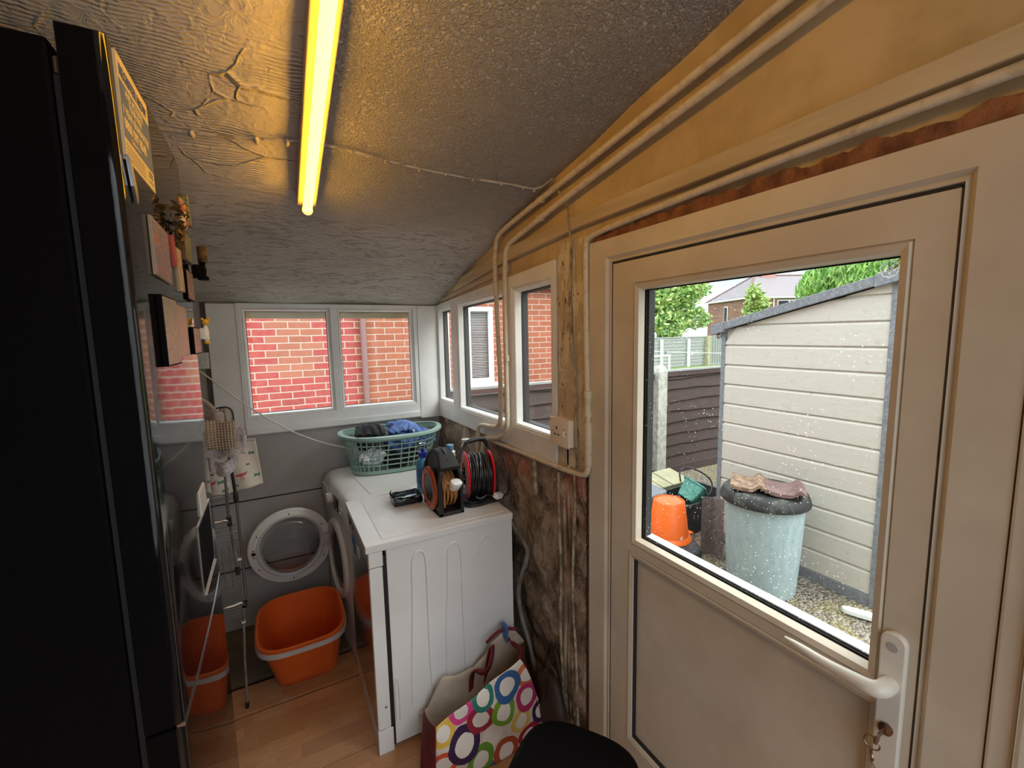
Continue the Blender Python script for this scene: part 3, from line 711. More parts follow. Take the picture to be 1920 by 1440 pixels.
bm = nb(); tube(bm, [(-.030, -2.72, 2.265), (-.030, -2.269, 2.190), (-.030, -1.58, 2.088), (-.030, -1.091, 2.001), (-.030, -1.03, 1.985), (-.032, -1.012, 1.92), (-.036, -1.011, 1.712), (-.040, -1.02, 1.421), (-.040, -1.022, 1.229), (-.042, -1.015, 1.165), (-.044, -.955, 1.125), (-.046, -.85, 1.105), (-.048, -.78, 1.09), (-.048, -.755, 1.03), (-.044, -.75, .9)], .0112, 12); obj('pipe_run', bm, 'cream_paint_pipe', t, smooth=True)
for (y, z) in [(-1.30, 2.038), (-1.02, 1.50)]:
    bm = nb(); lathe(bm, [(.0134, -.012), (.0134, .012)], (-.038 if y > -1.1 else -.030, y, z), 14, 'y' if y < -1.1 else 'z'); obj('pipe_clip', bm, 'cream_paint_pipe', t, smooth=True)
t = thing('overflow_pipe', (-.02, -1.59, 1.1), 'painted plastic pipe with fitting that runs over the door and down beside it', 'pipe')
bm = nb(); tube(bm, [(-.022, -2.72, 1.956), (-.022, -2.222, 1.946), (-.022, -1.975, 1.938), (-.022, -1.60, 1.920), (-.020, -1.563, 1.905), (-.020, -1.562, 1.87), (-.022, -1.565, 1.649), (-.024, -1.574, 1.425), (-.024, -1.58, 1.335), (-.026, -1.584, 1.16), (-.026, -1.575, 1.118), (-.028, -1.53, 1.108), (-.028, -1.361, 1.100), (-.030, -.98, 1.090), (-.030, -.79, 1.084)], .0095, 10); obj('pipe_run', bm, 'cream_paint_pipe', t, smooth=True)
bm = nb(); lathe(bm, [(.0095, 1.322), (.0135, 1.324), (.0135, 1.340), (.011, 1.342), (.011, 1.358), (.0115, 1.36), (.0115, 1.385), (.0135, 1.387), (.0135, 1.410), (.010, 1.412)], (-.024, -1.577, 0), 16); obj('fitting', bm, 'cream_paint_pipe', t, smooth=True)
bm = nb(); lathe(bm, [(.0115, 1.150), (.0125, 1.152), (.0125, 1.30), (.0115, 1.302)], (-.025, -1.581, 0), 16); obj('sleeve', bm, 'cream_paint_pipe', t, smooth=True)
pipe('trunking_stub', [(-.026, -1.228, 1.09), (-.026, -1.23, 1.0), (-.024, -1.235, .94)], .009, 'grimy_cord', 'short flaking pipe stub pointing down under the side window', 'pipe')
pipe('wall_cable', [(-.020, -1.395, 1.08), (-.024, -1.40, .9), (-.022, -1.412, .7), (-.026, -1.405, .45), (-.022, -1.42, .2), (-.02, -1.41, .03)], .006, 'grimy_cord', 'grimy cable stapled down the plaster, left of the pair by the door', 'cable')
pipe('wall_cable', [(-.026, -1.505, 1.10), (-.026, -1.51, 1.02), (-.022, -1.490, .85), (-.024, -1.485, .6), (-.022, -1.50, .45), (-.024, -1.515, .25), (-.022, -1.515, .02)], .0055, 'grimy_cord', 'pale cable hanging down beside the door frame below the socket', 'cable')
pipe('wall_cable', [(-.030, -1.42, 2.10), (-.024, -1.462, 2.06), (-.030, -1.485, 1.97), (-.026, -1.49, 1.87), (-.024, -1.478, 1.78), (-.026, -1.488, 1.6), (-.026, -1.512, 1.45), (-.026, -1.512, 1.30), (-.030, -1.520, 1.2), (-.026, -1.527, 1.11)], .004, 'grimy_cord', 'thin painted cable looping down the worn post from the ceiling', 'cable')
# ribs of old render beside the door
bm = nb()
for y, x, r_ in ((-1.43, -.012, .010), (-1.455, -.010, .008), (-1.475, -.010, .010)):
    tube(bm, [(x, y+.006*math.sin(z*9+y*40), z) for z in [0.01+.07*k for k in range(16)]], [r_*(.8+.4*random.random()) for _ in range(16)], 7)
struct('trim_11', bm, 'crumbling_plaster', label='ridges of old render running down beside the door', smooth=True)
# double socket (seen at an angle) with its back box
t = thing('wall_socket', (-.02, -1.444, 1.20), 'cream single power socket on the worn post under the side of the window', 'socket')
bm = nb(); box(bm, -.046, -.012, -1.500, -1.388, 1.198, 1.298, .005); obj('socket_box', bm, 'socket_plastic', t, smooth=True)
bm = nb(); box(bm, -.052, -.045, -1.502, -1.386, 1.196, 1.300, .003); fp = obj('face_plate', bm, 'socket_plastic', t, smooth=True)
bm = nb()
for (y, z, a, b_) in [(-1.430, 1.262, .0035, .006), (-1.441, 1.238, .006, .0028), (-1.419, 1.238, .006, .0028), (-1.472, 1.262, .0022, .0022), (-1.404, 1.247, .002, .002), (-1.485, 1.247, .002, .002)]:
    box(bm, -.0525, -.051, y-a, y+a, z-b_, z+b_)
obj('pin_holes', bm, 'dark_seal', fp)
bm = nb(); box(bm, -.058, -.051, -1.479, -1.465, 1.236, 1.254, .002); obj('switch', bm, 'socket_plastic', fp)
bm = nb(); box(bm, -.02, -.012, -1.462, -1.448, 1.10, 1.198, .002); obj('conduit', bm, 'cream_paint_pipe', t)
# ceiling cable with its clips
cpts = [(-1.40, -1.29), (-1.156, -1.289), (-1.019, -1.302), (-.841, -1.332), (-.759, -1.342), (-.535, -1.304), (-.292, -1.295), (-.13, -1.30), (-.034, -1.29), (-.02, -1.37)]
t = thing('ceiling_cable', (-.6, -1.3, 2.14), 'painted over cable clipped across the textured ceiling past the light', 'cable')
bm = nb(); tube(bm, [(x, y, zc(y)-.005) for x, y in cpts], .0042, 8); obj('cable_run', bm, 'artex', t, smooth=True)
def on_cable(x):
    for (a, ya), (b, yb) in zip(cpts, cpts[1:]):
        if a <= x <= b: return ya+(yb-ya)*(x-a)/(b-a)
for i, x in enumerate([-1.09, -.945, -.87, -.70, -.60, -.49, -.40, -.30, -.19, -.10, -.05]):
    y = on_cable(x); bm = nb(); R_ = .012 if x < -.85 else .007
    bmesh.ops.create_icosphere(bm, subdivisions=2, radius=R_, matrix=Matrix.Translation((x, y, zc(y)-.009)) @ Matrix.Diagonal((.6, 1.5, .8, 1)))
    obj('cable_clip', bm, 'artex', t, smooth=True)
# fluorescent batten
t = thing('tube_light', (-.81, -1.75, 2.2), 'long fluorescent batten glowing yellow on the ceiling', 'light')
y0, y1 = -1.065, -2.52
def zl(y, d): return 2.081+(-1.03-y)*.2216-d
def slab(bm, xa, xb, ya, yb, da, db):
    vs = [(x, y, zl(y, d)) for d in (da, db) for (x, y) in ((xa, ya), (xb, ya), (xb, yb), (xa, yb))]
    rail(bm, [vs[:4], vs[4:]], True, True, True)
bm = nb(); slab(bm, -.841, -.783, y0, y1, -.004, .039); slab(bm, -.822, -.802, y0, y1, .039, .045); obj('batten', bm, 'batten_enamel', t, bevel=.003)
bm = nb(); ya, yb = y0-.035+.01, y1+.02
ya = -1.092
tube(bm, [(-.812, ya, zl(ya, .060)), (-.812, yb, zl(yb, .060))], .0145, 20, True, 0); obj('glowing_tube', bm, 'lit_tube', t, smooth=True)
for y in (-1.08, y1+.01):
    bm = nb(); lathe(bm, [(.0165, -.006), (.0165, .006)], (-.812, y, zl(y, .060)), 20, 'y'); box(bm, -.823, -.801, y-.006, y+.006, zl(y, .060), zl(y, .03)); obj('end_holder', bm, 'white_plastic', t, smooth=True)
# white drying line
pipe('drying_line', [(-1.30, -.10, 1.475), (-1.253, -.115, 1.435), (-1.16, -.12, 1.335), (-1.07, -.12, 1.248), (-.96, -.12, 1.155), (-.86, -.12, 1.083), (-.74, -.12, 1.020), (-.622, -.12, .975)], .0038, 'cream_cord', 'white cord sagging across the back window down to the laundry basket', 'cord')
t = thing('wall_switch', (-1.26, 0, 1.46), 'small grey socket on the dark strip left of the window', 'socket')
bm = nb(); box(bm, -1.300, -1.243, -.022, -.0, 1.460, 1.545, .004); obj('switch_box', bm, 'pale_plastic', t)
obj('pull_ring', ringmesh((-1.262, -.026, 1.495), .011, .0018, 'y'), 'white_plastic', t)

# ------------------------------------------------------------------ fridge-freezer
def door_poly(x_front, y0, y1, xb, bulge=.0045, rn=.010, far=.05):
    p = []
    for k in range(7):      # rounded near corner
        a = -PI/2+(PI/2)*k/6; p.append((x_front-rn+rn*math.cos(a), y0+rn+rn*math.sin(a)))
    for k in range(1, 15):
        t = k/14; y = y0+rn+(y1-far-y0-rn)*t; p.append((x_front+bulge*(1-(2*t-1)**2), y))
    for k in range(1, 7):
        t = k/6; p.append((x_front-.016*t**2.2, y1-far+far*t))
    return p+[(xb, y1), (xb, y0)]
fr = thing('fridge_freezer', (-1.46, -1.56, 0), 'tall glossy black fridge freezer on the left covered in magnets', 'fridge')
bm = nb(); box(bm, -1.80, -1.188, -1.858, -1.262, .02, 2.03, .006); obj('body', bm, 'matte_black', fr)
for nm, z0, z1, lb in (('upper_door', .951, 2.050, None), ('freezer_door', .06, .944, None)):
    bm = nb(); prism(bm, door_poly(-1.124, -1.862, -1.262, -1.178), 'z', z0, z1); d = obj(nm, bm, 'gloss_black', fr, smooth=True)
    if nm == 'upper_door': fd = d
bm = nb(); prism(bm, door_poly(-1.1225, -1.860, -1.262, -1.135, rn=.002), 'z', .944, .951)
obj('trim_strip', bm, 'chrome', fr, label='thin silver strip between the doors')
for dpar, z0, z1 in ((fd, .951, 2.049), (d, .06, .944)):
    bm = nb(); box(bm, -1.177, -1.136, -1.8635, -1.861, z0, z1, .0008, 1); obj('door_edge', bm, 'matte_black', dpar)
bm = nb(); box(bm, -1.188, -1.178, -1.85, -1.27, .07, 1.985); obj('door_gasket', bm, 'dark_seal', fr)
bm = nb(); lathe(bm, [(.005, 1.985), (.005, 2.006), (.003, 2.008)], (-1.183, -1.850, 0), 14); box(bm, -1.20, -1.165, -1.85, -1.83, 1.998, 2.002); obj('hinge', bm, 'brass', fr)
for x in (-1.72, -1.25):
    for y in (-1.82, -1.30): bm = nb(); lathe(bm, [(.022, 0), (.022, .03)], (x, y, 0), 12); obj('foot', bm, 'black_plastic', fr)
# water dispenser
bm = nb(); rail(bm, [[(-1.121, a, b) for a, b in rect(-1.60, -1.400, 1.035, 1.200)], [(-1.1175, a, b) for a, b in rect(-1.598, -1.402, 1.037, 1.198)], [(-1.1175, a, b) for a, b in rect(-1.593, -1.407, 1.042, 1.193)], [(-1.121, a, b) for a, b in rect(-1.592, -1.408, 1.043, 1.192)]]); 
ds = obj('dispenser_frame', bm, 'chrome', fr)
bm = nb(); rail(bm, [[(-1.1185, a, b) for a, b in rect(-1.593, -1.407, 1.042, 1.193)], [(-1.1192, a, b) for a, b in rect(-1.57, -1.43, 1.06, 1.18)]], True, False, True); obj('recess', bm, 'matte_black', ds)
bm = nb(); prism(bm, [(-1.122, 1.262), (-1.1165, 1.256), (-1.1150, 1.203), (-1.122, 1.196)], 'y', -1.540, -1.455); obj('control_panel', bm, 'pale_plastic', ds, bevel=.002, label='pale control panel')
bm = nb(); box(bm, -1.121, -1.114, -1.59, -1.41, 1.034, 1.038, .001); obj('drip_tray', bm, 'grey_handle', ds)

# sticker with its printed words
st = thing('door_sticker', (-1.119, -1.74, 1.96), 'cream and navy registration sticker at the top of the fridge door', 'sticker')
def xq(y0, y1, z0, z1, x0, x1, b=0.): m = nb(); box(m, x0, x1, y0, y1, z0, z1, b); return m
obj('card', xq(-1.836, -1.650, 1.886, 2.044, -1.1235, -1.1195), 'sticker_cream', st)
obj('navy_panel', xq(-1.833, -1.653, 1.921, 2.006, -1.1198, -1.1190), 'sticker_navy', st)
RX = Matrix(((0, 0, 1), (1, 0, 0), (0, 1, 0)))
def stx(body, size, y, z, mat, b=.0006): text('lettering', body, size, (-1.1189, y, z), RX, mat, st, b)
stx('REGISTER NOW', .0225, -1.828, 2.014, 'sticker_navy', .0006)
stx('AND ACTIVATE', .0150, -1.806, 1.991, 'sticker_cream')
stx('YOUR FREE', .0150, -1.790, 1.977, 'sticker_cream')
stx('1 YEAR GUARANTEE', .0170, -1.829, 1.959, 'sticker_cream')
stx('0800 597 8548', .0215, -1.828, 1.937, 'sticker_cream', .0009)
stx('Calls are free', .010, -1.795, 1.925, 'sticker_cream', .0003)
bm = nb()
for k in range(4): box(bm, -1.1196, -1.1192, -1.828, -1.72, 1.911-.006*k, 1.9125-.006*k)
box(bm, -1.1196, -1.1192, -1.690, -1.660, 1.905, 1.916); box(bm, -1.1196, -1.1192, -1.690, -1.660, 1.896, 1.899)
obj('small_print', bm, 'print_grey', st)
# hook / curved chrome clip under the sticker
bm = nb(); prism(bm, [(-1.838, 1.893), (-1.822, 1.888), (-1.806, 1.850), (-1.804, 1.832), (-1.810, 1.826), (-1.824, 1.850)], 'x', -1.122, -1.1165)
tag(obj('magnetic_clip', bm, 'chrome', bevel=.001), 'pointed silver clip shining under the sticker on the fridge', 'clip')
def magnet(name, y0, y1, z0, z1, th, face, edge, label, cat='magnet', rot=0., x=-1.1205):
    t = thing(name, (x, (y0+y1)/2, (z0+z1)/2), label, cat, 'magnets on the fridge door')
    M = Matrix.Translation((0, (y0+y1)/2, (z0+z1)/2)) @ Matrix.Rotation(rot, 4, 'X') @ Matrix.Translation((0, -(y0+y1)/2, -(z0+z1)/2))
    bm = nb(); box(bm, x, x+th, y0, y1, z0, z1, .0008, 1, M); obj('backing', bm, edge, t)
    bm = nb(); box(bm, x+th-.0005, x+th+.0006, y0+.003, y1-.003, z0+.003, z1-.003, 0, 1, M); obj('picture_face', bm, face, t); return t
magnet('picture_magnet', -1.742, -1.605, 1.722, 1.825, .0055, 'picture_pink', 'picture_edge', 'pink and blue picture magnet nearest the black door edge', rot=-.03)
magnet('plaque_magnet', -1.745, -1.615, 1.560, 1.690, .009, 'picture_grey', 'matte_black', 'thick black edged cream plaque with printed lines, below the pink picture')
magnet('postcard_magnet', -1.600, -1.465, 1.572, 1.683, .003, 'film_card', 'film_card', 'thin pinkish postcard behind the cream plaque')
magnet('tall_card_magnet', -1.532, -1.468, 1.716, 1.812, .006, 'card_cream', 'picture_edge', 'narrow cream card with red flower, right of the pink picture', rot=.05)
magnet('red_arrow_magnet', -1.566, -1.535, 1.765, 1.830, .006, 'clip_red', 'clip_red', 'small pointed red magnet above the narrow cream card', rot=.15)
magnet('framed_magnet', -1.425, -1.330, 1.800, 1.868, .009, 'picture_green', 'brown_coil', 'dark green framed magnet below the dried flowers')
magnet('photo_magnet', -1.420, -1.320, 1.706, 1.780, .005, 'picture_photo', 'matte_black', 'small reddish photo magnet under the green framed one')
magnet('dark_photo_magnet', -1.410, -1.300, 1.572, 1.640, .006, 'picture_photo', 'matte_black', 'dark edged photo magnet at the far edge beside the postcard')
# leaf shaped magnet
bm = nb(); prism(bm, [(-1.308, 1.975), (-1.292, 1.985), (-1.282, 1.97), (-1.270, 1.935), (-1.268, 1.915), (-1.278, 1.905), (-1.290, 1.912), (-1.300, 1.94)], 'x', -1.126, -1.112)
tag(obj('leaf_magnet', bm, 'picture_green', bevel=.002), 'slim green leaf shaped magnet highest on the far side of the door', 'magnet', 'magnets on the fridge door')
# dried flower bunch
t = thing('flower_bunch', (-1.115, -1.53, 1.87), 'small bunch of dried orange and cream flowers stuck to the fridge', 'flowers')
rr = random.Random(3)
bm = nb()
for k in range(60):
    a = rr.uniform(0, 2*PI); d = rr.uniform(.01, .058); y = -1.515+d*math.cos(a)*1.1; z = 1.870+d*math.sin(a)*.8; x = -1.116+rr.uniform(0, .022)
    m = Matrix.Translation((x, y, z)) @ Euler((rr.uniform(0, 3), rr.uniform(0, 3), rr.uniform(0, 3))).to_matrix().to_4x4()
    vs = [bm.verts.new(m @ V(p)) for p in ((0, -.011, 0), (.004, 0, .001), (0, .011, 0), (-.004, 0, -.001))]; bm.faces.new(vs)
for k in range(8): tube(bm, [(-1.115, -1.515, 1.87), (-1.112, -1.50+.012*rr.uniform(-1, 1), 1.84), (-1.114, -1.49+.02*rr.uniform(-1, 1), 1.815)], .0012, 5, True, 1)
obj('leaves', bm, 'brown_coil', t)
for k in range(11):
    bm = nb(); y = -1.515+rr.uniform(-.035, .045); z = 1.875+rr.uniform(-.03, .03)
    for q in range(6):
        a = 2*PI*q/6; bmesh.ops.create_icosphere(bm, subdivisions=1, radius=.0045, matrix=Matrix.Translation((-1.098, y+.005*math.cos(a), z+.005*math.sin(a))))
    bmesh.ops.create_icosphere(bm, subdivisions=1, radius=.004, matrix=Matrix.Translation((-1.095, y, z)))
    obj('blossom', bm, ['amber_cable', 'sticker_cream', 'orange_line'][k % 3], t, smooth=True)
# ribbed brown ornament
t = thing('ribbed_ornament', (-1.104, -1.25, 1.82), 'brown ribbed barrel shaped magnet sticking out at the far top edge', 'magnet', 'magnets on the fridge door')
bm = nb(); lathe(bm, [(.001, 1.818)]+[(.0125-.0018*(k % 2), 1.820+.0028*k) for k in range(16)]+[(.001, 1.866)], (-1.098, -1.250, 0), 18); obj('barrel', bm, 'brown_coil', t)
bm = nb(); lathe(bm, [(.001, 1.772), (.013, 1.772), (.013, 1.780), (.007, 1.784), (.009, 1.800), (.006, 1.812), (.009, 1.818), (.001, 1.819)], (-1.100, -1.250, 0), 14); box(bm, -1.124, -1.10, -1.262, -1.245, 1.776, 1.812); obj('stand', bm, 'matte_black', t)
# yellow toy magnet
t = thing('yellow_figure_magnet', (-1.11, -1.25, 1.63), 'little yellow and white bear-like magnet on the far door edge', 'magnet', 'magnets on the fridge door')
bm = nb()
for (y, z, r) in ((-1.250, 1.656, .0095),): bmesh.ops.create_icosphere(bm, subdivisions=2, radius=r, matrix=Matrix.Translation((-1.106, y, z)))
for dx in (-.007, .007): bmesh.ops.create_icosphere(bm, subdivisions=2, radius=.004, matrix=Matrix.Translation((-1.106+dx, -1.250, 1.665)))
obj('head', bm, 'yellow_toy', t, smooth=True)
bm = nb(); bmesh.ops.create_icosphere(bm, subdivisions=2, radius=.0068, matrix=Matrix.Translation((-1.106, -1.250, 1.600)) @ Matrix.Diagonal((1.2, 1, .8, 1))); obj('feet', bm, 'yellow_toy', t, smooth=True)
bm = nb(); lathe(bm, [(.003, 1.603), (.008, 1.61), (.0075, 1.635), (.004, 1.648)], (-1.107, -1.250, 0), 12); box(bm, -1.124, -1.107, -1.262, -1.25, 1.61, 1.64); obj('torso', bm, 'white_plastic', t, smooth=True)

# ------------------------------------------------------------------ washing machine (open round door)
wm = thing('washing_machine', (-.44, -.36, 0), 'white washing machine by the back wall with its round door hanging open', 'washing machine')
bm = nb()
prism(bm, [(-.742, .03), (-.742, .70), (-.752, .712), (-.748, .790), (-.735, .825), (-.705, .845), (-.66, .850), (-.17, .850), (-.155, .842), (-.15, .83), (-.15, .03)], 'y', -.643, -.072)
cab = obj('cabinet', bm, 'dirty_enamel', wm, smooth=True, bevel=.010)
bm = nb(); prism(bm, [(-.630, .8495), (-.19, .8495), (-.19, .8525), (-.630, .8525)], 'y', -.62, -.095); obj('top_panel', bm, 'dirty_enamel', wm, bevel=.001)
cy, cz = -.36, .455
bm = nb(); lathe(bm, [(.205, -.742), (.200, -.757), (.180, -.762), (.165, -.752), (.160, -.744)], (0, cy, cz), 48, 'x', cap=False); obj('porthole_rim', bm, 'pale_plastic', wm, smooth=True)
bm = nb(); lathe(bm, [(.162, -.744), (.150, -.750), (.146, -.735), (.135, -.720), (.14, -.70)], (0, cy, cz), 48, 'x', cap=False); obj('rubber_gasket', bm, 'grey_hose', wm, smooth=True)
bm = nb(); lathe(bm, [(.136, -.7435), (.001, -.7432)], (0, cy, cz), 48, 'x', cap=False); obj('drum', bm, 'drum_shade', wm)  # flat disc over the opening, coloured near black for the shade inside
bm = nb(); lathe(bm, [(.026, -.750), (.026, -.772), (.022, -.776), (.001, -.776)], (0, -.30, .765), 24, 'x'); obj('programme_knob', bm, 'pale_plastic', wm, smooth=True)
bm = nb(); box(bm, -.7555, -.748, -.46, -.37, .735, .80, .001); obj('display', bm, 'dark_glass', wm)
bm = nb(); box(bm, -.757, -.748, -.225, -.095, .725, .80, .003); obj('detergent_drawer', bm, 'pale_plastic', wm)
bm = nb(); box(bm, -.758, -.749, -.60, -.50, .735, .755, .001); box(bm, -.758, -.749, -.57, -.53, .77, .782, .001); obj('badge', bm, 'grey_handle', wm)
bm = nb(); box(bm, -.739, -.70, -.63, -.085, .0, .03); obj('plinth', bm, 'grey_handle', wm)
# door, swung wide open, seen from its inner side
dc = V((-.945, -.185, .508)); ang = math.radians(-4)
DM = Matrix.Translation(dc) @ Matrix.Rotation(ang, 4, 'Z')
def dlathe(prof, name, mat, parent, n=56, **k):
    b = nb(); lathe(b, prof, (0, 0, 0), n, 'y', cap=False); bmesh.ops.transform(b, matrix=DM, verts=b.verts); return obj(name, b, mat, parent, smooth='all', **k)
dr = dlathe([(.146, .028), (.152, .036), (.188, .032), (.200, .020), (.203, .004), (.198, -.004), (.192, -.002), (.178, -.010), (.162, -.012), (.152, -.004), (.146, .010), (.146, .028)], 'door', 'pale_plastic', wm)
dlathe([(.148, .006), (.144, -.010), (.132, -.040), (.112, -.062), (.066, -.074), (.001, -.078)], 'glass_bowl', 'clear_plastic', dr)
dlathe([(.166, -.0125), (.161, -.0145), (.156, -.0105)], 'inner_ring', 'grey_handle', dr)
def dbox(x0, x1, y0, y1, z0, z1, name, mat, parent, bev=.001):
    b = nb(); box(b, x0, x1, y0, y1, z0, z1, bev, 1, DM); return obj(name, b, mat, parent)
dbox(.155, .190, -.024, -.008, -.036, .036, 'hinge_plate', 'steel', dr)
dbox(.185, .245, -.010, .004, -.022, .022, 'hinge_arm', 'steel', dr)
b = nb(); box(b, -.183, -.163, -.0125, -.008, -.008, .008, 0, 1, DM); box(b, -.176, -.170, -.0125, -.008, .014, .020, 0, 1, DM); box(b, -.176, -.170, -.0125, -.008, -.022, -.016, 0, 1, DM); obj('latch', b, 'matte_black', dr)
for k in range(6):
    b = nb(); a = PI/6+PI*k/3; lathe(b, [(.004, -.0125), (.0035, -.0135)], (.178*math.cos(a), 0, .178*math.sin(a)), 8, 'y'); bmesh.ops.transform(b, matrix=DM, verts=b.verts); obj('screw', b, 'dark_seal', dr)

wm.rotation_euler = (0, 0, math.radians(5.2)); wm.location = (-.42, -.342, 0)
# ------------------------------------------------------------------ dishwasher
dw = thing('dishwasher', (-.40, -.91, 0), 'narrow white dishwasher with silver front and embossed side panel', 'dishwasher')
ya, yb = -1.157, -.660
bm = nb(); box(bm, -.632, -.10, ya+.002, yb-.002, .02, .822, .003); obj('cabinet', bm, 'white_enamel', dw)
bm = nb(); box(bm, -.706, -.098, ya-.004, yb+.004, .822, .850, .003); wt = obj('worktop', bm, 'white_enamel', dw)
bm = nb(); box(bm, -.640, -.125, ya+.028, yb-.028, .8495, .8515, .0008, 1); obj('top_inlay', bm, 'dirty_enamel', wt)
bm = nb(); box(bm, -.696, -.645, ya, yb, .762, .820, .003); cp = obj('control_section', bm, 'white_enamel', dw)
bm = nb(); box(bm, -.6985, -.695, ya+.004, yb-.004, .764, .818); obj('control_face', bm, 'silver_front', cp)
bm = nb(); box(bm, -.696, -.648, ya, yb, .105, .758, .003); dd = obj('door', bm, 'white_enamel', dw)
bm = nb(); box(bm, -.6990, -.694, ya+.003, yb-.003, .107, .756, .0008, 1); obj('door_face', bm, 'silver_front', dd, label='shiny grey brown steel face')
bm = nb(); box(bm, -.700, -.698, -.86, -.80, .67, .745); box(bm, -.7003, -.6985, -.79, -.765, .70, .74); obj('energy_label', bm, 'paper_blue', dd)
for q in ((-.95, -.915, .705, .75), (-.855, -.80, .655, .668)):
    bm = nb(); box(bm, -.7002, -.6985, *q); obj('white_label', bm, 'white_plastic', dd)
bm = nb(); box(bm, -.702, -.6985, -.74, -.69, .775, .800, .001); box(bm, -.701, -.6985, -.82, -.76, .78, .79); obj('display', bm, 'dark_glass', cp)
bm = nb(); box(bm, -.668, -.640, ya+.006, yb-.006, .0, .100, .002); box(bm, -.698, -.640, ya+.001, yb-.001, .0, .098, .003); obj('plinth', bm, 'white_enamel', dw)
bm = nb(); box(bm, -.648, -.632, ya+.004, yb-.004, .02, .80); obj('shadow_gap', bm, 'dark_seal', dw)
bm = nb(); lathe(bm, [(.005, ya-.0005), (.004, ya-.002), (.001, ya-.002)], (-.664, 0, .195), 10, 'y'); obj('screw', bm, 'steel', dd)
def arch(pts, n=''):
    b = nb(); tube(b, [(x, ya-.0002, z) for x, z in pts], .0032, 6, True, 2)
    bmesh.ops.transform(b, matrix=Matrix.Translation((0, ya+.002, 0)) @ Matrix.Diagonal((1, .9, 1, 1)) @ Matrix.Translation((0, -ya-.002, 0)), verts=b.verts); return b
for pts in ([(-.562, .16), (-.556, .332), (-.541, .60), (-.539, .745), (-.528, .778), (-.510, .786), (-.492, .778), (-.483, .745), (-.482, .60), (-.484, .373), (-.478, .15)],
            [(-.418, .16), (-.412, .446), (-.398, .60), (-.395, .745), (-.384, .776), (-.366, .784), (-.348, .776), (-.338, .745), (-.337, .60), (-.338, .461), (-.333, .15)],
            [(-.266, .70), (-.256, .752), (-.240, .774), (-.222, .776), (-.206, .766), (-.196, .745)],
            [(-.626, .12), (-.624, .285), (-.618, .302), (-.611, .285), (-.611, .12)]):
    obj('pressed_ridge', arch(pts), 'white_enamel', dw, smooth=True)

# ------------------------------------------------------------------ things on the machines
def crumple(bm, amp, f, seed=0):
    from mathutils import noise
    for v in bm.verts:
        p = V((v.co.x*f+seed, v.co.y*f, v.co.z*f)); v.co += V((noise.noise(p), noise.noise(p+V((9, 0, 0))), noise.noise(p+V((0, 9, 0)))))*amp
bm = nb(); box(bm, -.525, -.395, -.855, -.755, .8535, .8915, .010, 3); bmesh.ops.subdivide_edges(bm, edges=bm.edges, cuts=5, use_grid_fill=True); crumple(bm, .004, 50); crumple(bm, .0025, 120, 3)
tube(bm, [(-.515, -.80, .885), (-.530, -.79, .897), (-.522, -.78, .908)], [.008, .005, .002], 7)
for v in bm.verts: v.co.z = max(v.co.z, .8525)
tag(obj('wrapped_packet', bm, 'gloss_black', smooth='all'), 'small packet wrapped in crinkled shiny black plastic on the dishwasher', 'packet')
t = thing('softener_bottle', (-.349, -.72, .8525), 'clear blue bottle with navy and clear cap behind the orange hose reel', 'bottle')
bm = nb(); lathe(bm, [(.031, .853), (.034, .858), (.034, .985), (.031, 1.003), (.024, 1.018), (.017, 1.024), (.017, 1.030)], (-.349, -.72, 0), 28); bd = obj('bottle_body', bm, 'bottle_blue', t, smooth=True)
bm = nb(); lathe(bm, [(.0345, .90), (.0347, .90), (.0347, .975), (.0345, .975)], (-.349, -.72, 0), 28, cap=False); obj('label_band', bm, 'paper_blue', bd, smooth=True)
bm = nb(); lathe(bm, [(.020, 1.026), (.0215, 1.030), (.0215, 1.050), (.010, 1.054), (.009, 1.066), (.004, 1.070)], (-.349, -.72, 0), 24); obj('cap', bm, 'navy_cap', t, smooth=True)
bm = nb(); lathe(bm, [(.0215, 1.052), (.0215, 1.082), (.017, 1.094), (.001, 1.098)], (-.349, -.72, 0), 24); obj('clear_overcap', bm, 'clear_plastic', t, smooth=True)
mm = Matrix(((1, 0, 0), (0, 0, -1), (0, 1, 0)))
text('lettering', 'der', .030, (-.380, -.7565, .925), Euler((PI/2, 0, -.35)).to_matrix(), 'print_grey', bd, .0003)
# hose reel in an arched dark case (orange details)
ox0, ox1, oy0, oy1 = -.388, -.278, -1.058, -.842
hr = thing('cable_reel', (-.333, -.95, .8525), 'dark arched cable case with orange disc, amber cable and white plug', 'cable reel')
def archpoly(o=0.):
    w = (oy1-oy0)/2-o; c = (oy0+oy1)/2; zb = .853+o
    p = [(c-w, zb), (c+w, zb), (c+w, 1.0)]
    for k in range(1, 12):
        a = PI*k/12; p.append((c+w*math.cos(a)*(1 if abs(math.cos(a)) > .2 else 1), 1.0+(.116-o)*math.sin(a)**.85))
    return p+[(c-w, 1.0)]
def arch_ring(bm, x0, x1, o1):
    a, b = archpoly(), archpoly(o1)
    rail(bm, [[(x0, *p) for p in a], [(x1, *p) for p in a], [(x1, *p) for p in b], [(x0, *p) for p in b], [(x0, *p) for p in a]])
bm = nb(); arch_ring(bm, ox0, ox0+.018, .014); arch_ring(bm, ox1-.014, ox1, .014)
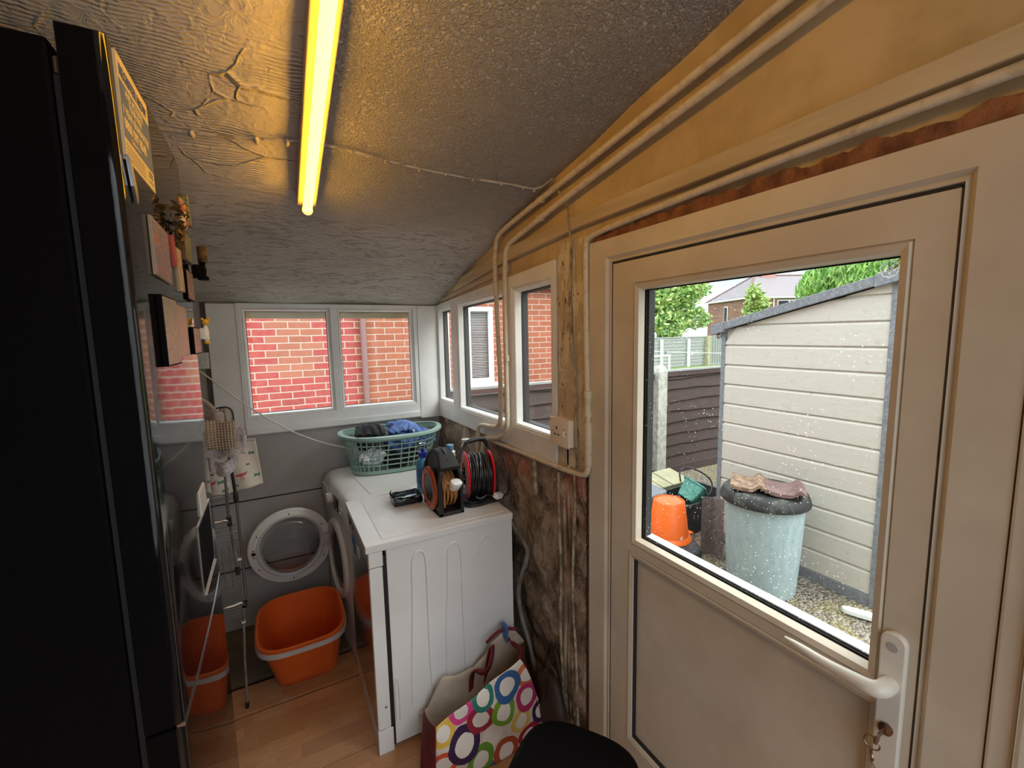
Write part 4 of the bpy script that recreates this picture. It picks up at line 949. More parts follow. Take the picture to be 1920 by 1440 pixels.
# hood joining both sides over the top and the back, leaving the near side open
P_ = archpoly(); Q_ = archpoly(.012); n = len(P_)
for i in list(range(1, 11)):
    a0, a1, b0, b1 = P_[i], P_[i+1], Q_[i], Q_[i+1]
    vs = [bm.verts.new((x, *p)) for x in (ox0, ox1) for p in (a0, a1, b1, b0)]
    for f in ((0, 1, 5, 4), (3, 2, 6, 7), (0, 3, 7, 4), (1, 2, 6, 5)):
        bm.faces.new([vs[k] for k in f])
box(bm, ox0, ox1, oy0, oy1, .853, .868, .003)
prism(bm, [(oy0+.004, 1.060), (oy0+.05, 1.105), (oy0+.05, 1.09), (oy0+.006, 1.045)], 'x', ox0, ox1)
obj('case', bm, 'black_rubber', hr, bevel=.002)
bm = nb(); prism(bm, archpoly(.012), 'x', ox0+.004, ox0+.012); obj('side_plate', bm, 'black_plastic', hr)
bm = nb(); prism(bm, archpoly(.012), 'x', ox1-.010, ox1-.004); obj('side_plate', bm, 'black_plastic', hr)
bm = nb(); tube(bm, [(-.333, oy0+.03, 1.072), (-.333, oy0+.075, 1.098), (-.333, -.95, 1.106), (-.333, oy1-.075, 1.098), (-.333, oy1-.03, 1.07)], [.012, .018, .019, .018, .012], 12)
crumple(bm, .002, 60); obj('carry_handle', bm, 'black_rubber', hr, smooth=True)
oc = (-.948, .950)
bm = nb(); lathe(bm, [(.094, ox0), (.094, ox0-.006), (.086, ox0-.012), (.064, ox0-.012), (.062, ox0-.006)], (0, *oc), 44, 'x', cap=False); obj('orange_ring', bm, 'orange_line', hr, smooth=True)
bm = nb(); lathe(bm, [(.063, ox0-.002), (.060, ox0-.009), (.001, ox0-.011)], (0, *oc), 40, 'x'); obj('centre_disc', bm, 'black_plastic', hr, smooth=True)
bm = nb()
for a in (PI*.5, PI*1.5):
    for da in (-.22, -.1, .02, .14): 
        y, z = oc[0]+.076*math.cos(a+da), oc[1]+.076*math.sin(a+da); box(bm, ox0-.0135, ox0-.0115, y-.004, y+.004, z-.003, z+.003)
obj('ring_marks', bm, 'red_plastic', hr)
bm = nb(); lathe(bm, [(.040, ox0+.014), (.040, ox1-.012)], (0, *oc), 24, 'x'); obj('drum', bm, 'black_plastic', hr)
bm = nb(); pts = []
for k in range(11*28+1):
    a = 2*PI*k/28; lay = k/28; x = ox0+.022+(lay/11)*.066+.003*math.sin(a*2.3); R_ = .078+.006*math.sin(lay*2.1); pts.append((x, oc[0]+R_*math.cos(a)*1.15, oc[1]+R_*math.sin(a)))
tube(bm, pts, .0046, 7, True, 0); pts = [(x+.004, y*1+.0, z) for x, y, z in pts]; 
obj('wound_cable', bm, 'amber_cable', hr, smooth=True)
bm = nb(); tube(bm, [(ox0+.030, oy0+.018, .885), (ox0+.022, oy0-.004, .94), (ox0+.032, oy0+.004, 1.0), (ox0+.050, oy0-.004, .99)], .004, 8); obj('loose_cable', bm, 'amber_cable', hr, smooth=True)
bm = nb(); M = Matrix.Translation((ox0+.072, oy0-.006, .985)) @ Euler((.5, .1, .3)).to_matrix().to_4x4()
prism(bm, srect(0, 0, .026, .020, 3, 20), 'z', -.004, .016); bmesh.ops.transform(bm, matrix=M, verts=bm.verts); pg = obj('plug', bm, 'white_plastic', hr, smooth=True, bevel=.003)
bm = nb(); prism(bm, srect(0, 0, .024, .017, 3, 20), 'z', -.020, -.003); bmesh.ops.transform(bm, matrix=M, verts=bm.verts); obj('plug_cover', bm, 'pale_plastic', pg, smooth=True)
# red open cable reel
rd = thing('cable_reel', (-.16, -.93, .8525), 'red sided open reel wound with black cable on a black stand', 'cable reel')
AX = Matrix.Translation((-.160, -.945, .972)) @ Matrix.Rotation(-.22, 4, 'Z')
def rl(prof, name, mat, parent, n=44, **k):
    b = nb(); lathe(b, prof, (0, 0, 0), n, 'x', cap=False); bmesh.ops.transform(b, matrix=AX, verts=b.verts); return obj(name, b, mat, parent, smooth=True, **k)
for s_, nm in ((-1, 'a'), (1, 'b')):
    rl([(.054, s_*.060), (.058, s_*.066), (.098, s_*.060), (.104, s_*.060), (.106, s_*.056), (.102, s_*.052), (.056, s_*.050), (.054, s_*.060)], 'side_disc', 'red_plastic', rd)
rl([(.001, -.056), (.056, -.056), (.056, -.060), (.001, -.050)], 'socket_hub', 'black_plastic', rd)
bm = nb()
for a in (0, PI/2, PI, 1.5*PI):
    c = AX @ V((-.062, .030*math.cos(a), .030*math.sin(a))); bmesh.ops.create_icosphere(bm, subdivisions=2, radius=.014, matrix=Matrix.Translation(c) @ Matrix.Diagonal((.5, 1, 1, 1)))
obj('outlets', bm, 'gloss_black', rd, smooth=True)
rl([(.052, -.050), (.052, .050)], 'core', 'black_plastic', rd)
bm = nb(); pts = []
for k in range(13*26+1):
    a = 2*PI*k/26; lay = k/26; x = -.046+(lay/13)*.092+.003*math.sin(a*1.7); R_ = .088+.004*math.sin(lay*1.9); pts.append(AX @ V((x, R_*math.cos(a), R_*math.sin(a))))
tube(bm, pts, .0046, 7, True, 0)
pts = []
for k in range(5*26+1):
    a = 2*PI*k/26; lay = k/26; x = -.035+.07*(.5+.5*math.sin(lay*2.3)); pts.append(AX @ V((x, .097*math.cos(a), .097*math.sin(a))))
tube(bm, pts, .0042, 7, True, 0)
obj('wound_cable', bm, 'black_cable', rd, smooth=True)
bm = nb(); prism(bm, srect(-.155, -.955, .105, .075, 4, 36), 'z', .853, .866); prism(bm, srect(-.155, -.955, .095, .066, 4, 36), 'z', .866, .872)
bmesh.ops.rotate(bm, cent=(-.155, -.955, 0), matrix=Matrix.Rotation(.12, 3, 'Z'), verts=bm.verts); obj('stand_base', bm, 'black_plastic', rd, bevel=.002)
bm = nb(); tube(bm, [(-.250, -.98, .862), (-.256, -.965, .95), (-.250, -.945, 1.045), (-.232, -.935, 1.095), (-.205, -.93, 1.122), (-.13, -.925, 1.128), (-.105, -.93, 1.100), (-.080, -.94, 1.04), (-.062, -.95, .95), (-.066, -.955, .862)], .0055, 8); obj('stand_frame', bm, 'black_cable', rd, smooth=True)
bm = nb(); tube(bm, [(-.214, -.932, 1.117), (-.19, -.930, 1.126), (-.13, -.926, 1.130), (-.112, -.928, 1.118), (-.104, -.930, 1.09)], [.008, .0105, .0105, .0105, .008], 10); obj('grip', bm, 'black_rubber', rd, smooth=True)
bm = nb(); tube(bm, [(-.06, -1.01, 1.06), (-.052, -1.045, .97), (-.050, -1.035, .885), (-.075, -1.02, .872), (-.12, -1.03, .878), (-.15, -1.025, .90), (-.19, -1.04, .885), (-.21, -1.03, .90)], .0045, 8); tube(bm, [(-.056, -1.0, 1.05), (-.040, -1.03, .95), (-.042, -1.02, .875), (-.10, -1.01, .868)], .0045, 8); obj('trailing_cable', bm, 'black_cable', rd, smooth=True)
bm = nb(); box(bm, -.022, .022, -.014, .014, -.012, .012, .004, 2, Matrix.Translation((-.103, -1.035, .885)) @ Euler((.3, .2, .5)).to_matrix().to_4x4()); obj('plug', bm, 'white_plastic', rd)
for o_ in hr.children:      # the case narrows towards its domed top
    if o_.name.split('.')[0] in ('case', 'side_plate', 'carry_handle'):
        for v in o_.data.vertices:
            z = v.co.z+.8525
            if z > 1.0: v.co.x *= 1-.42*min(1, (z-1.0)/.115)
# small bottles glimpsed between the reels
t = thing('spray_tube', (-.215, -.78, .8525), 'white tube with a light blue cap lying up behind the two reels', 'bottle')
bm = nb(); lathe(bm, [(.022, .853), (.024, .86), (.024, 1.045), (.016, 1.052)], (-.225, -.765, 0), 20); obj('tube_body', bm, 'white_plastic', t, smooth=True)
bm = nb(); lathe(bm, [(.018, 1.052), (.018, 1.078), (.001, 1.080)], (-.225, -.765, 0), 20); obj('cap', bm, 'bottle_blue', t, smooth=True)
t = thing('clear_jar', (-.13, -.75, .8525), 'clear plastic bottle standing behind the red reel', 'bottle')
bm = nb(); lathe(bm, [(.030, .853), (.033, .86), (.033, 1.03), (.022, 1.06), (.018, 1.066)], (-.135, -.745, 0), 22); obj('jar_body', bm, 'clear_plastic', t, smooth=True)
bm = nb(); lathe(bm, [(.020, 1.064), (.021, 1.090), (.001, 1.092)], (-.135, -.745, 0), 20); obj('cap', bm, 'pale_plastic', t, smooth=True)

# ------------------------------------------------------------------ laundry basket with clothes
lb = thing('laundry_basket', (-.39, -.24, .853), 'oval sage green plastic laundry basket on the washing machine', 'basket')
def bk(t, a):   # t 0 base .. 1 rim
    z = .858+.215*t; rx = .205+.058*t; ry = .118+.042*t; cx = -.400+.012*t; cy_ = -.235-.010*t; rot = -.08
    p = 3.0-.5*t; ca, sa = math.cos(a), math.sin(a); x = rx*math.copysign(abs(ca)**(2/p), ca); y = ry*math.copysign(abs(sa)**(2/p), sa)
    return V((cx+x*math.cos(rot)-y*math.sin(rot), cy_+x*math.sin(rot)+y*math.cos(rot), z+.012*t*abs(ca)**4))
N_ = 60
def bring(bm, t0, t1, th):
    i0 = [bk(t0, 2*PI*k/N_) for k in range(N_)]; i1 = [bk(t1, 2*PI*k/N_) for k in range(N_)]
    def off(L, d):
        c = sum(L, V())/len(L); return [p+(V((p.x-c.x, p.y-c.y, 0)).normalized()*d) for p in L]
    rail(bm, [i0, i1, off(i1, th), off(i0, th), i0])
bm = nb(); bring(bm, 0, .10, .004)
rail(bm, [[bk(0, 2*PI*k/N_) for k in range(N_)], [V((-.4, -.235, .858))+(bk(0, 2*PI*k/N_)-V((-.4, -.235, .858)))*.9 for k in range(N_)]], True, False, True)
bm.faces.ensure_lookup_table(); obj('base', bm, 'basket_green', lb, smooth=True)
bm = nb()
for k in range(1, 6): t_ = .10+.80*k/6-.012; bring(bm, t_, t_+.032, .004)
nrib = 42
for k in range(nrib):
    a = 2*PI*k/nrib; A_ = [bk(tt, a) for tt in (.08, .35, .65, .94)]; tube(bm, A_, .0034, 5, False, 0)
bring(bm, .88, .97, .004); obj('lattice', bm, 'basket_green', lb)
bm = nb()
i1 = [bk(.97, 2*PI*k/N_) for k in range(N_)]; c = sum(i1, V())/N_
def off2(d, dz): return [p+V((p.x-c.x, p.y-c.y, 0)).normalized()*d+V((0, 0, dz)) for p in i1]
rail(bm, [off2(0, 0), off2(-.002, .010), off2(.008, .013), off2(.024, .008), off2(.026, -.004), off2(.022, -.004), off2(.018, .002), off2(.004, .004), off2(0, 0)]); obj('rim', bm, 'basket_green', lb, smooth=True)
def heap(name, c, r, mat, label, seed, cat='clothing', amp=.03, group='clothes in the basket', rot=0.):
    from mathutils import noise
    b = nb(); bmesh.ops.create_icosphere(b, subdivisions=6, radius=1)
    for v in b.verts:
        d = v.co.normalized(); p = d*1.6+V((seed, 0, 0)); q = d*4+V((0, seed, 0))
        f = 1+.34*noise.noise(p)+.30*(.5-abs(noise.noise(q))*2)*.8-.16*abs(noise.noise(d*9+V((seed, seed, 0))))
        v.co = V((d.x*r[0]*f, d.y*r[1]*f, d.z*r[2]*f))
    bmesh.ops.rotate(b, matrix=Matrix.Rotation(rot, 3, 'Z'), verts=b.verts); bmesh.ops.translate(b, vec=c, verts=b.verts)
    return tag(obj(name, b, mat, smooth='all'), label, cat, group)
def fold(name, pts, mat, label, seed, th=.005, amp=.012, f=26, nu=24, nv=18):
    """draped sheet over control points: pts = 4 corners + centre lift"""
    from mathutils import noise
    a, b_, c_, d_, lift = [V(p) if not isinstance(p, (int, float)) else p for p in pts]
    b = nb()
    def F(u, v):
        p = a*(1-u)*(1-v)+b_*u*(1-v)+c_*u*v+d_*(1-u)*v; w = math.sin(PI*u)**.7*math.sin(PI*v)**.7
        q = V((p.x*f+seed, p.y*f, 0)); r = 1-abs(noise.noise(q))*2; return p+V((noise.noise(q)*amp, noise.noise(q+V((5, 5, 0)))*amp, lift*w+r*amp*1.6))
    grid(b, F, nu, nv); return tag(obj(name, b, mat, smooth='all', solid=th), label, 'clothing', 'clothes in the basket')
heap('black_garment', (-.515, -.275, 1.035), (.078, .075, .060), 'cloth_black', 'crumpled black clothing heaped in the left of the basket', 3)
fold('folded_garment', [(-.60, -.35, 1.075), (-.445, -.365, 1.070), (-.425, -.22, 1.085), (-.575, -.21, 1.09), .035], 'cloth_black', 'folded black top lying over the black heap', 4)
heap('blue_garment', (-.345, -.275, 1.025), (.088, .080, .058), 'cloth_blue', 'crumpled blue clothing in the middle of the basket', 8)
fold('folded_garment', [(-.425, -.345, 1.070), (-.255, -.365, 1.078), (-.245, -.22, 1.078), (-.40, -.19, 1.095), .030], 'cloth_blue', 'folded blue shorts on top in the middle of the basket', 9)
heap('patterned_garment', (-.215, -.270, 1.015), (.065, .075, .050), 'cloth_blue', 'small blue garment at the right end of the basket', 15)
heap('white_garment', (-.52, -.275, .965), (.085, .085, .058), 'cloth_white', 'white clothing showing through the left of the basket', 12)
heap('grey_garment', (-.36, -.24, .94), (.10, .075, .07), 'cloth_black', 'dark clothing at the bottom of the basket', 21)
heap('white_garment', (-.275, -.22, 1.045), (.04, .05, .04), 'cloth_white', 'scrap of white clothing beside the blue shorts', 31)

# ------------------------------------------------------------------ orange tub with grey handle
tb = thing('orange_tub', (-.915, -.46, 0), 'orange rectangular tub with grey handle on the floor below the open washer door', 'bucket')
def tubring(z, s=0., p=5.5):
    t = z/.275; cx = -.907-.016*t; cy_ = -.458-.050*t; hx = .130+.052*t-s; hy = .152+.066*t-s; p = 5.5-1.9*t
    return [(x, y, z) for x, y in srect(cx, cy_, hx, hy, p, 48)]
bm = nb(); rail(bm, [tubring(.004, .010), tubring(.012, 0), tubring(.06, 0), tubring(.235, 0), tubring(.24, -.010), tubring(.262, -.012), tubring(.275, -.010), tubring(.279, -.004), tubring(.275, .003), tubring(.24, .005), tubring(.06, .005), tubring(.012, .008), ], True, True, True)
obj('tub_body', bm, 'orange_tub', tb, smooth=True)
bm = nb()
o_ = tubring(.248, -.0135); n = len(o_); idx = [k for k in range(n) if o_[k][1] < -.50]; idx.sort(key=lambda k: (k-24) % n)
ia = [o_[k] for k in range(n)]
path = [ia[k] for k in range(22, 48)]+[ia[0], ia[1], ia[2]]
rail(bm, [[(x, y, z+dz-.000), ] for x, y, z in path for dz in (0,)], False) if False else None
L_ = [[(x+(x+.92)*s1, y+(y+.49)*s1, z+dz) for x, y, z in path] for s1, dz in ((0, .012), (.02, .010), (.025, -.010), (0, -.012), (0, .012))]
rail(bm, L_, False); obj('carry_handle', bm, 'grey_handle', tb, smooth=True)
for x in (-1.108, -.738): bm = nb(); box(bm, x-.008, x+.008, -.475, -.445, .236, .262, .003); obj('handle_lug', bm, 'orange_tub', tb)

# ------------------------------------------------------------------ clothes airer and towels
ar = thing('clothes_airer', (-1.3, -.68, 0), 'folded grey metal clothes airer standing between fridge and orange tub', 'clothes airer')
def at(name, pts, r, mat, sm=0, n=10): b = nb(); tube(b, pts, r, n, True, sm); return obj(name, b, mat, ar, smooth=True)
at('leg', [(-1.134, -.68, 1.150), (-1.124, -.68, .965)], .0062, 'black_plastic')
at('leg', [(-1.124, -.68, .965), (-1.121, -.68, .503)], .0050, 'steel')
at('leg', [(-1.135, -.664, .500), (-1.148, -.668, .26), (-1.158, -.64, .012)], .0050, 'grey_hose')
at('leg', [(-1.150, -.70, 1.120), (-1.155, -.69, .95), (-1.156, -.68, .870)], .0050, 'steel')
at('leg', [(-1.154, -.67, .862), (-1.145, -.655, .64)], .0060, 'grey_hose')
at('leg', [(-1.70, -.68, 1.13), (-1.70, -.68, .50), (-1.70, -.64, .012)], .0055, 'steel')
at('leg', [(-1.73, -.69, 1.12), (-1.73, -.68, .62)], .0055, 'steel')
at('joint', [(-1.1245, -.68, .985), (-1.1240, -.68, .945)], .0095, 'black_plastic'); at('joint', [(-1.156, -.68, .890), (-1.154, -.675, .850)], .009, 'black_plastic'); at('joint', [(-1.123, -.68, .52), (-1.130, -.675, .485)], .009, 'black_plastic'); at('joint', [(-1.146, -.655, .66), (-1.144, -.655, .625)], .009, 'black_plastic')
at('rung', [(-1.156, -.68, .866), (-1.165, -.685, .878), (-1.19, -.70, .882), (-1.70, -.70, .882)], .0062, 'steel', 2)
at('rung', [(-1.128, -.68, .500), (-1.140, -.685, .512), (-1.175, -.70, .514), (-1.70, -.70, .514)], .0062, 'steel', 2)
at('rung', [(-1.146, -.655, .70), (-1.18, -.66, .69), (-1.72, -.66, .69)], .0045, 'grey_hose', 1)
for z in (.985, .965, .848, .832, .816, .785, .62, .600): at('wire_rung', [(-1.120 if z > .7 else -1.14, -.68, z), (-1.72, -.68, z-.006)], .0018, 'grey_hose')
for z in (.495, .480, .466, .452, .438): at('wire_rung', [(-1.138, -.655, z), (-1.71, -.66, z-.004)], .0018, 'steel')
for x in (-1.19, -1.165, -1.24): at('wire_rung', [(x, -.665, .76), (x, -.665, .58)], .0018, 'grey_hose')
for (x, y, z) in ((-1.132, -.68, .70), (-1.140, -.665, .415), (-1.148, -.69, 1.03)):
    bm = nb(); box(bm, x-.007, x+.007, y-.007, y+.007, z-.003, z+.003); obj('clip', bm, 'white_plastic', ar)
at('foot', [(-1.157, -.644, .030), (-1.159, -.638, .001)], .0075, 'black_rubber')
at('top_hook', [(-1.165, -.66, 1.335), (-1.13, -.66, 1.340), (-1.112, -.66, 1.325), (-1.108, -.66, 1.30), (-1.112, -.66, 1.20)], .003, 'black_cable', 2)
def hang(name, fn, mat, label, cat='towel', th=.010, uv=None, nu=30, nv=30, group='towels on the airer'):
    b = nb(); grid(b, fn, nu, nv, uv or pad); return tag(obj(name, b, mat, smooth='all', solid=th), label, cat, group)
hang('folded_cloth', lambda u, v: (-1.225+.122*u, -.720-.006*math.sin(9*u)-.010*math.sin(PI*v), 1.190+.108*v-.012*u+.004*math.sin(7*u)), 'basket_knit', 'beige basket weave cloth folded over the top of the airer', 'cloth', .022)
hang('white_towel', lambda u, v: (-1.215+.115*u, -.712+.020*math.sin(5*u), 1.150+.045*v+.008*math.sin(11*u)-.01*u), 'towel_white', 'fluffy white towel layer sticking out under the beige cloth', 'towel', .020)
hang('white_towel', lambda u, v: (-1.20+.085*u, -.690+.012*math.sin(8*u), 1.090+.055*v-.025*math.sin(PI*u)), 'towel_white', 'white towel hanging lowest beside the black airer leg', 'towel', .014)
hang('white_towel', lambda u, v: (-1.104+.026*u+.008*v, -.700+.012*math.sin(4*v+u), 1.150+.108*v-.012*abs(u-.5)), 'towel_white', 'narrow upright fold of white towel right of the beige cloth', 'towel', .022)
hang('taupe_cloth', lambda u, v: (-1.23+.085*u, -.66+.015*math.sin(6*u), 1.285+v*(.115-.085*u)), 'cloth_taupe', 'peaked mauve grey cloth at the top of the airer beside the fridge', 'cloth', .016)
hang('taupe_cloth', lambda u, v: (-1.150+.036*u, -.655+.006*math.sin(9*u), 1.28+.052*v+.004*math.sin(7*u)), 'cloth_taupe', 'small mauve grey folded cloth under the black top hook', 'cloth', .014)
hang('tea_towel', lambda u, v: (-1.300+.250*u+.016*(1-v)*u, -.455+.010*math.sin(14*u+2*v)*(1.1-v)-.012*math.sin(5*u), .905+.030*u+v*(.262-.042*u)), 'flamingo_print', 'cream tea towel printed with pink flamingos and palm leaves', 'tea towel', .003, None, 50, 30)
at('wire_rung', [(-1.05, -.455, 1.150), (-1.30, -.455, 1.168), (-1.70, -.46, 1.165)], .0028, 'steel'); at('wire_rung', [(-1.125, -.68, 1.12), (-1.19, -.46, 1.162)], .0028, 'steel')

# ------------------------------------------------------------------ shopping bag, hose, black stool
sb = thing('shopping_bag', (-.32, -1.31, 0), 'shopping bag printed with coloured rings slumped against the dishwasher', 'bag')
def lerp(a, b, t): return V(a)*(1-t)+V(b)*t
def front(u, v):
    z_top = .257+(.382-.257)*u; bot = lerp((-.565, -1.415, -.0), (-.075, -1.40, .0), u); top = lerp((-.545, -1.40, z_top), (-.208, -1.40, z_top), u)
    top = V((-.545+.337*u, -1.395, .257+.125*u))
    # right side of the panel leans out
    side = V((-.208+.133*(1-v)**.8, -1.395, 0)); x = (-.56+.015*v)*(1-u)+side.x*u; z = .004+(top.z-.004)*v
    return V((x, -1.40-.012*math.sin(PI*u)*math.sin(PI*v)+.006*math.sin(13*u+5*v)*math.sin(PI*v)+.004*math.sin(25*z+9*u), z))
bm = nb(); grid(bm, front, 50, 40, lambda u, v: (front(u, v).x, front(u, v).z)); obj('printed_front', bm, 'ring_print', sb, smooth='all', solid=.0015)
bk_top = [(-.548, .150), (-.513, .150), (-.480, .215), (-.450, .268), (-.39, .250), (-.312, .243), (-.265, .285), (-.238, .335), (-.190, .352), (-.119, .342), (-.072, .271)]
def interp(L, x):
    for (a, za), (b, zb_) in zip(L, L[1:]):
        if x <= b: return za+(zb_-za)*max(0, (x-a))/(b-a)
    return L[-1][1]
def back(u, v):
    x = -.548+.470*u; zt_ = interp(bk_top, x); return V((x, -1.200-.035*(1-v)+.008*math.sin(16*u)*v, .004+(zt_-.004)*v))
bm = nb(); grid(bm, back, 50, 16, pad); obj('lining', bm, 'beige_lining', sb, smooth='all', solid=.002)
def side_l(u, v): a = V((-.562, -1.415, .004)).lerp(V((-.545, -1.40, .257)), v); b = V((-.56, -1.235, .004)).lerp(V((-.530, -1.20, .160)), v); p = a.lerp(b, u); p.x -= .018*math.sin(PI*u)*(1-v*.6); return p
bm = nb(); grid(bm, side_l, 12, 14, pad); obj('side_gusset', bm, 'wine_cloth', sb, smooth='all', solid=.002)
def side_r(u, v): a = V((-.078, -1.40, .004)).lerp(V((-.206, -1.395, .382)), v); b = V((-.080, -1.235, .004)).lerp(V((-.078, -1.20, .272)), v); p = a.lerp(b, u); p.x += .02*math.sin(PI*u)*(1-v); return p
bm = nb(); grid(bm, side_r, 12, 14, pad); obj('side_gusset', bm, 'wine_cloth', sb, smooth='all', solid=.002)
bm = nb(); grid(bm, lambda u, v: V((-.55+.47*u, -1.40+.18*v, .006)), 4, 4, pad); obj('bottom', bm, 'wine_cloth', sb, solid=.003)
def strap(pts, w, mat='wine_cloth', nm='handle'):
    b = nb(); P = [V(p) for p in pts]
    for _ in range(2):
        Q = [P[0]]
        for a, c_ in zip(P, P[1:]): Q += [a*.75+c_*.25, a*.25+c_*.75]
        Q.append(P[-1]); P = Q
    L = []
    for i, p in enumerate(P):
        t_ = (P[min(i+1, len(P)-1)]-P[max(i-1, 0)]).normalized(); s_ = t_.cross(V((.2, -1, .1))).normalized()*w/2; L.append((p-s_, p+s_))
    A = [b.verts.new(a) for a, _ in L]; B = [b.verts.new(c_) for _, c_ in L]
    for i in range(len(A)-1): b.faces.new((A[i], A[i+1], B[i+1], B[i]))
    return obj(nm, b, mat, sb, smooth='all', solid=.002)
strap([(-.335, -1.205, .12), (-.330, -1.215, .235), (-.322, -1.235, .262), (-.285, -1.26, .250), (-.250, -1.245, .30), (-.240, -1.225, .350), (-.262, -1.215, .24), (-.270, -1.210, .12)], .022)
strap([(-.208, -1.392, .375), (-.175, -1.36, .365), (-.160, -1.30, .345), (-.168, -1.24, .335), (-.172, -1.215, .345)], .018)
strap([(-.262, -1.214, .345), (-.22, -1.212, .372), (-.17, -1.210, .375), (-.118, -1.21, .352)], .014, 'wine_cloth', 'top_hem')
bm = nb(); box(bm, -.181, -.166, -1.228, -1.190, .335, .395, .004); box(bm, -.179, -.168, -1.232, -1.226, .325, .385, .002); tag(obj('clothes_peg', bm, 'paper_blue'), 'blue peg clipped on the rim of the ring patterned bag', 'peg')
# drain hose looping beside the dishwasher
t = thing('drain_hose', (-.06, -1.15, .3), 'grey corrugated drain hose looping out from behind the dishwasher', 'hose')
hp = [(-.06, -1.02, .80), (-.055, -1.09, .74), (-.045, -1.19, .695), (-.06, -1.215, .66), (-.075, -1.19, .58), (-.080, -1.165, .50), (-.078, -1.168, .42), (-.070, -1.185, .35), (-.058, -1.215, .27), (-.05, -1.25, .16), (-.05, -1.27, .02)]
bm = nb(); P = [V(p) for p in hp]
for _ in range(4):
    Q = [P[0]]
    for a, b_ in zip(P, P[1:]): Q += [a*.75+b_*.25, a*.25+b_*.75]
    Q.append(P[-1]); P = Q
tube(bm, P, [.0095+.0012*math.sin(i*2.1) for i in range(len(P))], 10, True, 0); obj('hose_run', bm, 'grey_hose', t, smooth=True)
pipe('mains_lead', [(-.085, -1.03, .30), (-.075, -1.10, .28), (-.085, -1.16, .24), (-.07, -1.19, .12), (-.08, -1.17, .01)], .004, 'black_cable', 'thin dark lead dropping to the floor behind the bag', 'cable')
# dark brown leather bag slumped against the wall
t = thing('leather_bag', (-.09, -1.42, 0), 'dark brown leather bag with thin straps slumped against the plaster wall', 'bag')
bm = nb(); bmesh.ops.create_icosphere(bm, subdivisions=4, radius=1, matrix=Matrix.Translation((-.078, -1.40, .135)) @ Matrix.Diagonal((.045, .11, .135, 1))); crumple(bm, .015, 14); obj('pouch', bm, 'brown_leather', t, smooth='all')
for pts in ([(-.06, -1.33, .22), (-.035, -1.34, .33), (-.03, -1.38, .34), (-.04, -1.43, .24)], [(-.10, -1.36, .22), (-.06, -1.385, .30), (-.055, -1.43, .25), (-.085, -1.47, .10)], [(-.045, -1.36, .30), (-.04, -1.375, .355), (-.03, -1.40, .37)]):
    bm = nb(); tube(bm, pts, .006, 8); obj('strap', bm, 'brown_leather', t, smooth=True)
# black round-cornered stool top at the bottom of the view
t = thing('black_stool', (-.33, -1.90, 0), 'matt black padded stool with rounded corners by the door', 'stool')
bm = nb(); o1 = [srect(0, 0, .165+a, .165+a, 3.2, 48) for a in (-.012, 0, 0, -.02, -.10)]
zs = (.375, .385, .425, .445, .452)
rail(bm, [[(x, y, z) for x, y in o] for o, z in zip(o1, zs)], True, True, True)
bmesh.ops.rotate(bm, matrix=Matrix.Rotation(.62, 3, 'Z'), verts=bm.verts); bmesh.ops.translate(bm, vec=(-.352, -1.925, 0.035), verts=bm.verts); obj('seat', bm, 'matte_black', t, smooth=True)
for dx, dy in ((-.12, -.12), (.12, -.12), (-.12, .12), (.12, .12)):
    c_, s_ = math.cos(.62), math.sin(.62); x = -.352+dx*c_-dy*s_; y = -1.925+dx*s_+dy*c_; bm = nb(); tube(bm, [(x, y, .42), (x+dx*.1, y+dy*.1, 0)], .012, 10, True, 0); obj('leg', bm, 'black_plastic', t, smooth=True)

# ------------------------------------------------------------------ outside
GZ = -.12
bm = nb(); grid(bm, lambda u, v: (.105+6.9*u, -6+10.0*v, GZ+.008*math.sin(5*u*6+v*9)*math.sin(v*31)), 40, 50, None); struct('ground', bm, 'gravel', label='pebbly concrete path outside the door')
bm = nb(); grid(bm, lambda u, v: (-60+180*u, 4.0+80*v, GZ-.02), 10, 10, None); box(bm, 7.0, 60, -30, 4.0, GZ-.1, GZ-.02); tag(obj('lawn', bm, 'grass'), 'rough lawn beyond the brown fence', 'grass', None, 'stuff')
bm = nb(); box(bm, -6, .105, .12, 4.0, GZ-.06, GZ); struct('side_path', bm, 'concrete', label='concrete path between the two houses')
bm = nb(); box(bm, -2.2, .06, .115, .155, 1.722, 1.90, .004); tag(obj('fascia_board', bm, 'board_paint'), 'brown eaves board outside above the back window', 'eaves')
# neighbour's brick wing
nh = thing('brick_house', (.4, 2.9, GZ), 'neighbouring orange red brick house close behind the back window', 'house')
wx0, wx1, wz0, wz1 = 1.238, 1.615, .975, 1.968
vx0, vx1 = .70, 1.00
bm = nb()
def wallrect(x0, x1, z0, z1): box(bm, x0, x1, 2.5, 2.72, z0, z1)
wallrect(-4.5, vx0, GZ, 2.26); wallrect(vx0, vx1, GZ, .80); wallrect(vx0, vx1, 1.90, 2.26); wallrect(vx1, wx0, GZ, 2.26); wallrect(wx0, wx1, GZ, wz0); wallrect(wx0, wx1, wz1, 2.26); wallrect(wx1, 3.5, GZ, 2.26); box(bm, 3.28, 3.5, 2.72, 6, GZ, 2.26)
obj('brick_wall', bm, 'house_brick', nh)
bm = nb(); box(bm, -4.6, 3.56, 2.44, 6, 2.26, 2.32, .01); box(bm, -4.6, 3.56, 2.40, 2.5, 2.22, 2.27, .01); obj('roof_edge', bm, 'felt_grey', nh)
